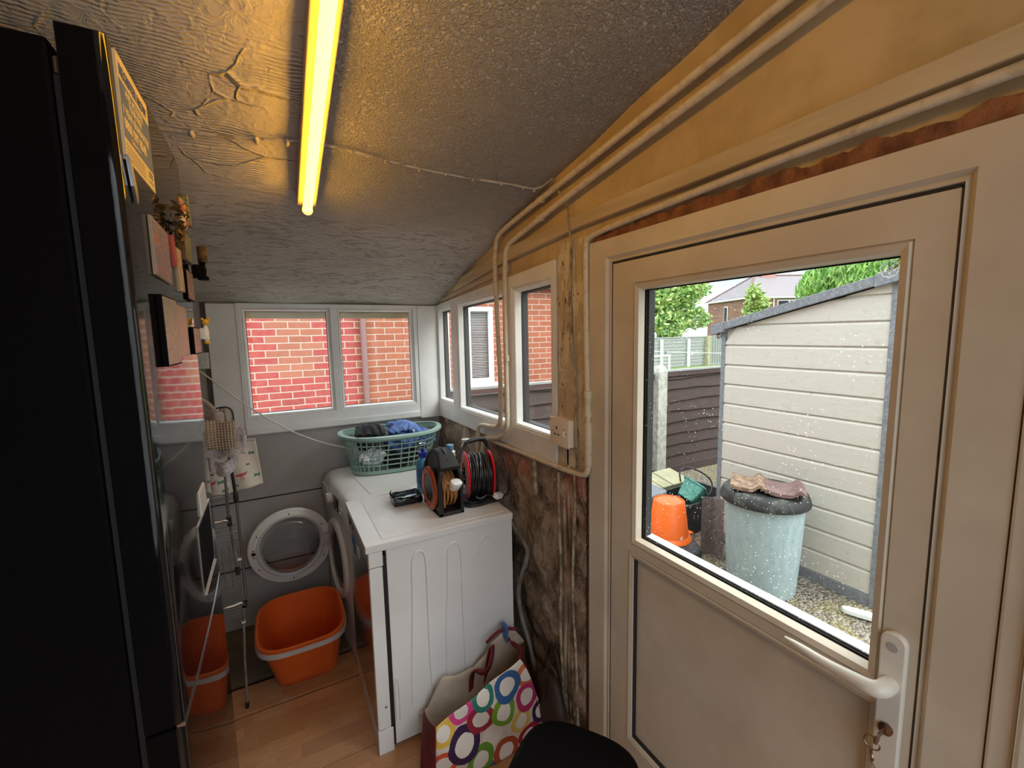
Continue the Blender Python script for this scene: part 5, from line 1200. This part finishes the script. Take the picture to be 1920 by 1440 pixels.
def ext_window(x0, x1, z0, z1, blind=True, name='window'):
    b = nb(); y = 2.485
    rail(b, [[(a, y+.08, c_) for a, c_ in rect(x0, x1, z0, z1)], [(a, y, c_) for a, c_ in rect(x0, x1, z0, z1)], [(a, y, c_) for a, c_ in rect(x0+.055, x1-.055, z0+.055, z1-.055)], [(a, y+.03, c_) for a, c_ in rect(x0+.065, x1-.065, z0+.065, z1-.065)]])
    w = obj(name, b, 'white_paint', nh)
    b = nb(); box(b, x0+.05, x1-.05, y+.03, y+.034, z0+.05, z1-.05); obj('pane', b, 'glass', w)
    if blind:
        b = nb(); nz = int((z1-z0-.13)/.022)
        for k in range(nz): box(b, x0+.06, x1-.06, y+.055, y+.072, z0+.075+k*.022, z0+.086+k*.022)
        obj('blind', b, 'blind_slats', w)
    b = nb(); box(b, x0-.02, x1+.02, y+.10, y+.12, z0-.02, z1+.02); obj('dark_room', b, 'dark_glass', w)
    b = nb(); box(b, x0-.05, x1+.09, 2.44, 2.52, z0-.055, z0, .004); obj('sill', b, 'white_paint', w)
ext_window(wx0, wx1, wz0, wz1); ext_window(vx0, vx1, .80, 1.90, False)
bm = nb(); tube(bm, [(-.045, 2.455, GZ), (-.045, 2.455, 2.30)], .034, 14, True, 0)
obj('downpipe', bm, 'downpipe_brown', nh, smooth=True, label='brown rainwater pipe')
bm = nb(); tube(bm, [(.86, 2.46, GZ), (.86, 2.46, 2.2)], .03, 10, True, 0); obj('downpipe', bm, 'matte_black', nh, smooth=True, label='thin black pipe in front of the small window')
# brown lap fence with concrete post
FY = .90
fn_ = thing('lap_fence', (2, FY, GZ), 'dark brown overlapping board fence between the two gardens', 'fence')
bm = nb(); z = GZ+.12; k = 0; rf = random.Random(5)
for (xa, xb, ztop) in ((.30, 2.86, 1.115), (2.98, 4.85, 1.130)):
    z = GZ+.10
    while z < ztop-.03:
        h = min(.145, ztop-z); n_ = 16; w0 = rf.uniform(-.03, .03); ph = rf.uniform(0, 6)
        lo = []; hi = []
        for i in range(n_+1):
            t_ = i/n_; x = xa+(xb-xa)*t_; dz = w0*(t_-.5)+.010*math.sin(ph+t_*7)+.004*math.sin(ph*3+t_*27)
            lo.append((x, dz)); 
        rail(bm, [[(x, FY-.030, z-.012+dz) for x, dz in lo], [(x, FY-.004, z+h+.0) for x, dz in lo], [(x, FY+.006, z+h) for x, dz in lo], [(x, FY-.014, z-.012+dz) for x, dz in lo], [(x, FY-.030, z-.012+dz) for x, dz in lo]], False)
        z += .135
obj('boards', bm, 'brown_fence_wood', fn_)
bm = nb()
for (xa, xb, ztop) in ((.30, 2.86, 1.115), (2.98, 4.85, 1.130)): box(bm, xa, xb, FY-.045, FY-.008, ztop-.055, ztop+.0, .003); 
obj('top_rail', bm, 'brown_fence_wood', fn_)
bm = nb()
for (xa, xb, ztop) in ((.30, 2.86, 1.115), (2.98, 4.85, 1.130)): box(bm, xa, xb, FY-.050, FY+.012, ztop, ztop+.022, .002)
obj('capping', bm, 'grey_fence_wood', fn_)
bm = nb(); box(bm, .30, 4.85, FY-.05, FY-.005, GZ, GZ+.10, .003); obj('gravel_board', bm, 'brown_fence_wood', fn_)
def cpost(x, h, w=.055, y=FY-.02):
    b = nb(); L = [[(x+a, y+c_, zz) for a, c_ in ((-w*s_, -w*s_), (w*s_, -w*s_), (w*s_, w*s_), (-w*s_, w*s_))] for zz, s_ in ((GZ-.02, 1), (h-.07, 1), (h-.03, .85), (h-.008, .6), (h, .35))]
    rail(b, L, True, True, True); return b
obj('post', cpost(2.95, 1.215, .072), 'concrete', fn_, bevel=.006, label='weathered concrete post'); obj('post', cpost(.25, 1.16), 'concrete', fn_, bevel=.006); obj('post', cpost(4.9, 1.2), 'concrete', fn_, bevel=.006)
# plastic clad shed with grey roof edge
SX, sy0, sy1 = 2.20, -1.560, -.500
sh = thing('garden_shed', (3.1, -1.02, GZ), 'cream plastic clad garden shed with sloping grey roof edge', 'shed')
def sroof(y): return 1.600+(sy1-y)*.243
bm = nb(); z = GZ+.075; ex = .1535; ztops = []
while z < sroof(sy0):
    z1 = min(z+ex, 3)
    # lapped board with a soft bevelled lower edge
    y_hi = sy1 if z1 < sroof(sy1) else max(sy0, sy1-(z1-1.600)/.243)
    ya_, yb_ = sy0, sy1
    def clip(zz): return min(sy1, sy1-(zz-1.600)/.243) if zz > 1.600 else sy1
    zt_ = min(z1, sroof(sy0))
    prof = [(0, z+.000), (-.014, z+.002), (-.016, z+.006), (-.016, z+ex-.020), (-.002, z+ex-.004), (0, z+ex)]
    prof = [(dx, min(zz, sroof(sy0))) for dx, zz in prof]
    rail(bm, [[(SX+dx, ya_, zz) for dx, zz in prof], [(SX+dx, max(ya_, clip(zz)), zz) for dx, zz in prof]], False)
    z += ex
obj('cladding', bm, 'shed_cladding', sh)
bm = nb(); prism(bm, [(sy0, GZ), (sy1, GZ), (sy1, sroof(sy1)), (sy0, sroof(sy0))], 'x', SX+.003, 4.4); obj('shell', bm, 'shed_cladding', sh)
bm = nb(); box(bm, SX-.022, SX+.02, sy1-.010, sy1+.024, GZ, sroof(sy1), .003); obj('corner_trim', bm, 'felt_grey', sh)
bm = nb(); box(bm, SX-.024, SX+.02, sy0-.024, sy0+.008, GZ, sroof(sy0), .003); obj('corner_trim', bm, 'felt_grey', sh)
bm = nb(); box(bm, SX-.020, SX+.02, sy0, sy1, GZ, GZ+.075, .004); obj('base_rail', bm, 'felt_grey', sh)
bm = nb(); prism(bm, [(sy1+.09, sroof(sy1+.09)+.005), (sy1+.09, sroof(sy1+.09)+.065), (sy0-.25, sroof(sy0-.25)+.065), (sy0-.25, sroof(sy0-.25)+.005)], 'x', SX-.06, SX-.035); obj('roof_trim', bm, 'felt_grey', sh, bevel=.004)
bm = nb(); prism(bm, [(sy1+.095, sroof(sy1+.095)-.01), (sy1+.095, sroof(sy1+.095)+.067), (sy1-.02, sroof(sy1-.02)+.069), (sy1-.02, sroof(sy1-.02)-.012)], 'x', SX-.066, SX-.030); prism(bm, [(sy0+.08, sroof(sy0+.08)-.004), (sy0+.08, sroof(sy0+.08)+.070), (sy0-.25, sroof(sy0-.25)+.070), (sy0-.25, sroof(sy0-.25)-.004)], 'x', SX-.066, SX-.034); obj('trim_joint', bm, 'felt_grey', sh, bevel=.003)
bm = nb(); prism(bm, [(sy1+.09, sroof(sy1+.09)+.02), (sy1+.09, sroof(sy1+.09)+.055), (sy0-.25, sroof(sy0-.25)+.055), (sy0-.25, sroof(sy0-.25)+.02)], 'x', SX-.035, 4.45); obj('roof', bm, 'felt_grey', sh)
bm = nb(); lathe(bm, [(.022, SX-.02), (.022, SX-.028), (.010, SX-.032)], (0, sy1+.045, 1.56), 12, 'x'); obj('roof_bolt', bm, 'steel', sh)
# dustbin
bn = thing('dustbin', (1.86, -1.03, GZ), 'faded pale blue dustbin with mossy black lid against the shed', 'bin')
bc = (1.848, -1.072)
bm = nb(); lathe(bm, [(.185, GZ), (.200, GZ+.004), (.205, GZ+.02), (.222, GZ+.30), (.236, GZ+.62), (.236, GZ+.635), (.225, GZ+.635)], (*bc, 0), 56); obj('bin_body', bm, 'faded_bin', bn, smooth=True)
bm = nb(); lathe(bm, [(.240, GZ+.600), (.262, GZ+.604), (.266, GZ+.615), (.260, GZ+.640), (.250, GZ+.665), (.235, GZ+.678), (.12, GZ+.688), (.001, GZ+.690)], (*bc, 0), 56); obj('bin_lid', bm, 'mossy_black', bn, smooth=True)
lz = GZ+.690
# roof tiles weighing down the lid
def rooftile(name, mat, c, rot, label, broken, L=.30, W=.21):
    b = nb()
    def prof(u): return .004*math.cos(u*2*PI)+(.026*math.exp(-((u-.84)/.11)**2))+(.010*math.exp(-((u-.06)/.05)**2))
    def top(u, v): return (W*(u-.5), L*(v-.5), prof(u)+.026)
    grid(b, top, 26, 14); r = bmesh.ops.extrude_face_region(b, geom=list(b.faces)); bmesh.ops.translate(b, vec=(0, 0, -.022), verts=[e for e in r['geom'] if isinstance(e, bmesh.types.BMVert)])
    crumple(b, .0013, 50); M = Matrix.Translation(c) @ Matrix.Rotation(rot, 4, 'Z'); bmesh.ops.transform(b, matrix=M, verts=b.verts)
    return tag(obj(name, b, mat, smooth=True), label, 'roof tile')
rooftile('roof_tile', 'weathered_tile', (1.775, -1.0, lz), -1.0, 'flaking weathered roof tile on the left of the bin lid', 0., .27, .20)
rooftile('roof_tile', 'brown_tile', (1.86, -1.195, lz), -1.0, 'smoother brown roof tile with rounded roll on the right of the bin lid', 0., .25, .22)
# ridge tile leaning beside the bin
bm = nb()
def rt(u, v):
    w = .155; a = (u-.5); return (a*w*2*.5, -abs(a)*.14+.02, v*.43)
grid(bm, rt, 8, 8); r = bmesh.ops.extrude_face_region(bm, geom=list(bm.faces)); bmesh.ops.translate(bm, vec=(0, -.014, 0), verts=[e for e in r['geom'] if isinstance(e, bmesh.types.BMVert)])
bmesh.ops.transform(bm, matrix=Matrix.Translation((1.90, -.655, GZ+.012)) @ Matrix.Rotation(-.95, 4, 'Z') @ Matrix.Rotation(-.27, 4, 'X'), verts=bm.verts)
tag(obj('ridge_tile', bm, 'ridge_brown', bevel=.004), 'long brown angled ridge tile leaning between bucket and dustbin', 'roof tile')
# upturned orange bucket on a black tray
bu = thing('bucket', (1.68, -.42, .0), 'bright orange bucket standing upside down outside', 'bucket')
bm = nb(); lathe(bm, [(.098, .292), (.100, .286), (.106, .286), (.112, .296), (.118, .290), (.150, .030), (.153, .028), (.160, .020), (.172, .004), (.174, -.004), (.165, -.004), (.147, .02)], (1.685, -.425, 0), 40, cap=False); lathe(bm, [(.098, .290), (.001, .288)], (1.685, -.425, 0), 40, cap=False); bb_ = obj('pail', bm, 'orange_pail', bu, smooth=True)
bm = nb(); box(bm, 1.845, 1.885, -.50, -.44, -.004, .012, .003); obj('spout_lip', bm, 'orange_pail', bu)
bm = nb(); box(bm, -.010, .010, -.002, .001, -.014, .014, 0, 1, Matrix.Translation((1.655, -.577, .045)) @ Matrix.Rotation(.12, 4, 'X')); obj('price_label', bm, 'white_paint', bb_)
bm = nb(); prism(bm, srect(1.63, -.50, .20, .16, 5, 32), 'z', GZ, -.006); bmesh.ops.rotate(bm, cent=(1.63, -.5, 0), matrix=Matrix.Rotation(-.5, 3, 'Z'), verts=bm.verts); tag(obj('black_tray', bm, 'mossy_black', bevel=.02), 'low black plastic tray under the upturned orange bucket', 'tray')
def crate(name, c, hx, hy, z0, z1, rot, mat, label, taper=.85, rim=.015, cat='crate', M2=None):
    b = nb()
    def o(z, s_, d=0): return [(x, y, z) for x, y in srect(0, 0, hx*s_+d, hy*s_+d, 10, 40)]
    h = z1-z0
    rail(b, [o(0, taper), o(h*.92, 1), o(h*.92, 1, rim), o(h, 1, rim), o(h, 1, -.006), o(h*.1, taper, -.006), ], True, True, True)
    M = Matrix.Translation((*c, z0)) @ Matrix.Rotation(rot, 4, 'Z') @ (M2 or Matrix())
    bmesh.ops.transform(b, matrix=M, verts=b.verts); return tag(obj(name, b, mat, smooth=True), label, cat)
crate('storage_box', (2.26, -.17), .30, .17, GZ, .155, .05, 'mossy_black', 'long black plastic trough behind the orange bucket', .92)
crate('storage_box', (1.72, -.02), .21, .17, GZ, .215, .0, 'mossy_black', 'black storage box at the left edge of the door glass', .9)
bm = nb(); prism(bm, srect(1.72, -.02, .23, .19, 6, 36), 'z', .213, .245); tag(obj('box_lid', bm, 'felt_grey', bevel=.008), 'dark grey lid on the black box at the left of the door glass', 'lid')
crate('planter', (2.135, -.215), .115, .095, .10, .26, .5, 'green_plastic', 'dark green plastic tub tilted in the black trough', .75, .012, 'tub', Matrix.Translation((0, 0, .02)) @ Matrix.Rotation(.75, 4, 'Y') @ Matrix.Rotation(.45, 4, 'X'))
bm = nb(); tube(bm, [(2.08, -.20, .30), (2.10, -.16, .40), (2.20, -.20, .42), (2.32, -.32, .33), (2.29, -.36, .24), (2.22, -.37, .20)], .007, 8, True, 3); tag(obj('wire_loop', bm, 'black_plastic', smooth=True), 'black hoop handle sticking up behind the green tub', 'handle loop')
bm = nb(); box(bm, 0, .62, 0, .26, 0, .05, .006, 2, Matrix.Translation((1.95, .07, .10)) @ Matrix.Rotation(.05, 4, 'Z') @ Matrix.Rotation(.22, 4, 'X'))
for x in (2.16, 2.30): box(bm, 0, .012, 0, .26, .05, .054, 0, 1, Matrix.Translation((x, .075, .102)) @ Matrix.Rotation(.05, 4, 'Z') @ Matrix.Rotation(.22, 4, 'X'))
tag(obj('stone_slab', bm, 'mossy_slab'), 'mossy yellow slab lying behind the green tub', 'slab')
bm = nb(); prism(bm, srect(1.36, -.32, .10, .10, 3, 24), 'z', GZ, .13); tag(obj('white_container', bm, 'white_paint', bevel=.02), 'white plastic container low at the left edge of the door glass', 'container')
bm = nb(); prism(bm, srect(2.035, -1.585, .10, .028, 3, 28), 'z', GZ+.008, GZ+.040); bmesh.ops.rotate(bm, cent=(2.03, -1.58, 0), matrix=Matrix.Rotation(-1.15, 3, 'Z'), verts=bm.verts); tag(obj('plastic_trowel', bm, 'gravel_white', bevel=.006), 'pale rounded plastic piece lying on the path by the shed corner', 'litter')
rr = random.Random(11)
for i, (x, y, s_) in enumerate([(1.93, -.50, .03), (1.87, -.55, .045), (1.80, -.60, .03), (2.0, -.45, .025)]):
    bm = nb(); bmesh.ops.create_icosphere(bm, subdivisions=3, radius=s_, matrix=Matrix.Translation((x, y, GZ+s_*.5)) @ Matrix.Diagonal((1.2, 1, .7, 1))); crumple(bm, s_*.4, 30, i)
    tag(obj('stone', bm, 'weathered_tile', smooth=True), ('small broken stone in the middle of the rubble beside the orange bucket', 'largest broken stone on the path between bucket and ridge tile', 'broken stone nearest the door, beside the ridge tile foot', 'smallest broken stone, farthest back behind the ridge tile')[i], 'stone')
# far fence, goal, clothes line
ff = thing('panel_fence', (16, 12, GZ), 'weathered grey panel fence with white posts at the end of the garden', 'fence')
z0f, z1f = -.16, 1.30
bm = nb()
for k in range(9): 
    zz = z0f+.04+k*.16; rail(bm, [[(8, 11.97, zz), (18.2, 11.97, zz+.01)], [(8, 11.99, zz+.155), (18.2, 11.99, zz+.165)], [(8, 12.0, zz+.155), (18.2, 12.0, zz+.165)]], False)
box(bm, 8, 18.2, 11.96, 12.02, z1f-.03, z1f+.01); obj('boards', bm, 'grey_fence_wood', ff)
for x in (12.2, 14.98, 16.83): obj('post', (lambda b: box(b, x-.06, x+.06, 11.86, 11.96, z0f, z1f-.08, .01))(nb()), 'white_paint', ff)
obj('post', (lambda b: box(b, 18.10, 18.30, 11.8, 12.0, z0f, z1f+.03, .01))(nb()), 'mossy_slab', ff)
f2 = thing('board_fence', (20, 12, GZ), 'grey upright board fence showing just left of the shed corner', 'fence')
bm = nb(); 
for k in range(36): box(bm, 18.32+k*.16, 18.32+k*.16+.145, 11.95-k*.02, 11.98-k*.02, z0f, 1.34+.008*k)
obj('boards', bm, 'grey_fence_wood', f2)
bm = nb(); box(bm, 18.3, 24, 11.8, 11.93, z0f, z0f+.1); obj('bottom_rail', bm, 'grey_fence_wood', f2)
gl_ = thing('football_goal', (10.2, 8, GZ), 'small white football goal with net on the lawn', 'goal')
bm = nb(); tube(bm, [(9.2, 8, .765), (11.12, 8, .765)], .035, 10, True, 0); tube(bm, [(11.12, 8, .79), (11.12, 8, GZ)], .035, 10, True, 0); tube(bm, [(9.2, 8, .79), (9.2, 8, GZ)], .035, 10, True, 0); obj('goal_frame', bm, 'white_paint', gl_, smooth=True)
bm = nb()
for k in range(16): x = 9.2+k*.128; tube(bm, [(x, 8.02, .75), (x, 8.6, GZ)], .004, 4, False, 0)
for k in range(7): t_ = k/7; tube(bm, [(9.2, 8.02+.58*t_, .75-.87*t_), (11.12, 8.02+.58*t_, .75-.87*t_)], .004, 4, False, 0)
obj('net', bm, 'white_paint', gl_)
bm = nb(); tube(bm, [(5.2, 4.2, 1.245), (6.5, 4.0, 1.160), (8.9, 4.0, 1.035)], .006, 6, True, 1); tag(obj('washing_line', bm, 'white_paint'), 'white washing line stretched across the garden', 'washing line')
for i, (x, z, mt, cl) in enumerate([(6.09, 1.188, 'green_plastic', 'turquoise peg, leftmost on the garden washing line'), (6.505, 1.158, 'green_plastic', 'turquoise peg, second along the garden washing line'), (7.355, 1.118, 'white_paint', 'white peg in the middle of the garden washing line'), (8.378, 1.064, 'white_paint', 'white peg on the washing line by the shed corner')]):
    bm = nb(); box(bm, x-.012, x+.012, 3.985, 4.015, z-.055, z+.012, .003); tag(obj('peg', bm, mt), cl, 'peg')
# trees
def tree(name, c, r, mats, n, leaf, label, trunk=.12, seed=1, cat='tree', blobs=26, z0=GZ, conif=False):
    rr = random.Random(seed); t = thing(name, (c[0], c[1], z0), label, cat)
    b = nb(); tube(b, [(c[0], c[1], z0), (c[0]+.05, c[1], c[2]*.6), (c[0], c[1]+.1, c[2]+r[2]*.5)], [trunk, trunk*.8, trunk*.3], 8)
    for k in range(7):
        a = rr.uniform(0, 6.28); tube(b, [(c[0], c[1], c[2]-r[2]*.3), (c[0]+r[0]*.4*math.cos(a), c[1]+r[1]*.4*math.sin(a), c[2]+r[2]*.1), (c[0]+r[0]*.8*math.cos(a), c[1]+r[1]*.8*math.sin(a), c[2]+r[2]*rr.uniform(.1, .6))], [trunk*.4, trunk*.25, trunk*.08], 6)
    obj('trunk', b, 'brown_coil', t)
    B = []
    for k in range(blobs):
        a, e_, d = rr.uniform(0, 6.28), rr.uniform(-1, 1), rr.uniform(.35, .85); h = math.sqrt(1-e_*e_)
        B.append((c[0]+r[0]*d*h*math.cos(a), c[1]+r[1]*d*h*math.sin(a), c[2]+r[2]*d*e_, rr.uniform(.22, .40)))
    for mi, m_ in enumerate(mats):
        b = nb()
        for k in range(n//len(mats)):
            q = B[rr.randrange(len(B))]
            d = V((rr.gauss(0, 1), rr.gauss(0, 1), rr.gauss(0, 1))).normalized()*rr.uniform(.6, 1.08)
            p = V((q[0]+d.x*q[3]*r[0], q[1]+d.y*q[3]*r[1], q[2]+d.z*q[3]*r[2])); s_ = leaf*rr.uniform(.6, 1.4)
            if conif: dirn = V((rr.gauss(0, .5), rr.gauss(0, .5), 1)).normalized()
            else: dirn = V((rr.gauss(0, 1), rr.gauss(0, 1), rr.gauss(0, .6))).normalized()
            sd = dirn.cross(V((rr.gauss(0, 1), rr.gauss(0, 1), rr.gauss(0, 1)))).normalized(); w = s_*(.22 if conif else .5)
            vs = [b.verts.new(p-dirn*s_), b.verts.new(p+sd*w), b.verts.new(p+dirn*s_), b.verts.new(p-sd*w)]; b.faces.new(vs)
        me = bpy.data.meshes.new('foliage'); b.to_mesh(me); b.free(); me.transform(Matrix.Translation(-V((c[0], c[1], z0))))
        o = bpy.data.objects.new('foliage', me); C.objects.link(o); me.materials.append(MAT[m_]); o.parent = t
tree('leafy_tree', (18.1, 15, 3.05), (3.0, 2.6, 2.1), ['leaf_light', 'leaf_dark', 'leaf_yellow'], 11000, .13, 'broad bright green leafy tree left of the brick house beyond the far fence', .16, 2)
tree('conifer', (17.3, 5.0, 3.4), (2.6, 1.8, 1.5), ['conifer_green', 'leaf_dark', 'leaf_light'], 16000, .13, 'bushy bright green conifer rising behind the shed roof', .14, 5, 'conifer', 22, GZ, True)
tree('young_tree', (24.9, 13.6, 2.6), (1.3, 1.2, 1.9), ['leaf_light', 'leaf_yellow'], 1800, .16, 'thin yellow green young tree in front of the brick house', .07, 9, 'tree', 14)
tree('hedge', (11.5, 15.5, 1.4), (3.6, 1.2, 1.5), ['leaf_dark', 'leaf_light'], 3000, .14, 'dark green bushes below the leafy tree', .08, 12, 'bush')
# far semi-detached house with hipped roof
fh = thing('hipped_house', (50, 29, GZ), 'dark brick house with grey hipped roof and chimney in the distance', 'house')
P0 = V((47.32, 28.86)); PL = V((51.08, 37.14)); dl = (PL-P0).normalized(); dr_ = V((dl.y, -dl.x)); PR_ = P0+dr_*11; ez = 5.25
PLR = PL+dr_*11
bm = nb(); rail(bm, [[(p.x, p.y, GZ-1) for p in (P0, PL, PLR, PR_)], [(p.x, p.y, ez) for p in (P0, PL, PLR, PR_)]], True, True, True); obj('brick_walls', bm, 'far_brick', fh)
ap = V((52.29, 31.11)); mid = (P0+PL)/2; ap = mid+dr_*3.4; ap2 = mid+dr_*11; ov = .35
def ex_(p): c_ = (P0+PLR)/2; return p+(p-c_).normalized()*ov
A_, B_, C_, D_ = [ex_(p) for p in (P0, PL, PLR, PR_)]
bm = nb(); v = [bm.verts.new((p.x, p.y, ez)) for p in (A_, B_, C_, D_)]; t1 = bm.verts.new((ap.x, ap.y, 8.25)); t2 = bm.verts.new((ap2.x, ap2.y, 8.25))
for f in ((v[0], v[1], t1), (v[0], t1, t2, v[3]), (v[1], v[2], t2, t1), (v[3], t2, v[2]), (v[0], v[3], v[2], v[1])): bm.faces.new(f)
obj('roof', bm, 'slate_roof', fh)
bm = nb()
for a_, b_ in (((A_.x, A_.y, ez), (ap.x, ap.y, 8.25)), ((B_.x, B_.y, ez), (ap.x, ap.y, 8.25)), ((ap.x, ap.y, 8.25), (ap2.x, ap2.y, 8.25))): tube(bm, [a_, b_], .13, 6, True, 0)
obj('ridge_tiles', bm, 'brown_tile', fh)
bm = nb(); q = ap+dr_*1.6; box(bm, -.9, .9, -.45, .45, 7.6, 9.35, .02, 1, Matrix.Translation((q.x, q.y, 0)) @ Matrix.Rotation(math.atan2(dr_.y, dr_.x), 4, 'Z')); obj('chimney', bm, 'chimney_brick', fh)
def fwin(base, d, nrm_, a0, a1, z0, z1, panes=2):
    ang_ = math.atan2(d.y, d.x); M = Matrix.Translation((base.x+nrm_.x*.02, base.y+nrm_.y*.02, 0)) @ Matrix.Rotation(ang_, 4, 'Z')
    b = nb(); box(b, a0, a1, -.04, .04, z0, z1, 0, 1, M); w = obj('window', b, 'white_paint', fh)
    b = nb(); ww = (a1-a0)/panes
    for k in range(panes): box(b, a0+k*ww+.09, a0+(k+1)*ww-.09, -.06, .06, z0+.1, z1-.1, 0, 1, M)
    obj('pane', b, 'dark_glass', w)
nR = V((-dl.x, -dl.y)); nL = V((-dr_.x, -dr_.y))
fwin(P0, dr_, nR, 3.4, 6.2, 3.7, 4.95, 2); fwin(P0, dr_, nR, .8, 1.7, 3.2, 4.9, 1); fwin(P0, dl, nL, 4.3, 5.1, 2.6, 4.5, 1)
bm = nb(); p_ = P0+dr_*2.9+nR*.1; tube(bm, [(p_.x, p_.y, 0), (p_.x, p_.y, ez)], .07, 6, True, 0); obj('drainpipe', bm, 'white_paint', fh)
bm = nb()
for a_, b_ in ((A_, B_), (A_, D_)): tube(bm, [(a_.x, a_.y, ez-.05), (b_.x, b_.y, ez-.05)], .08, 6, True, 0)
obj('gutter', bm, 'white_paint', fh)
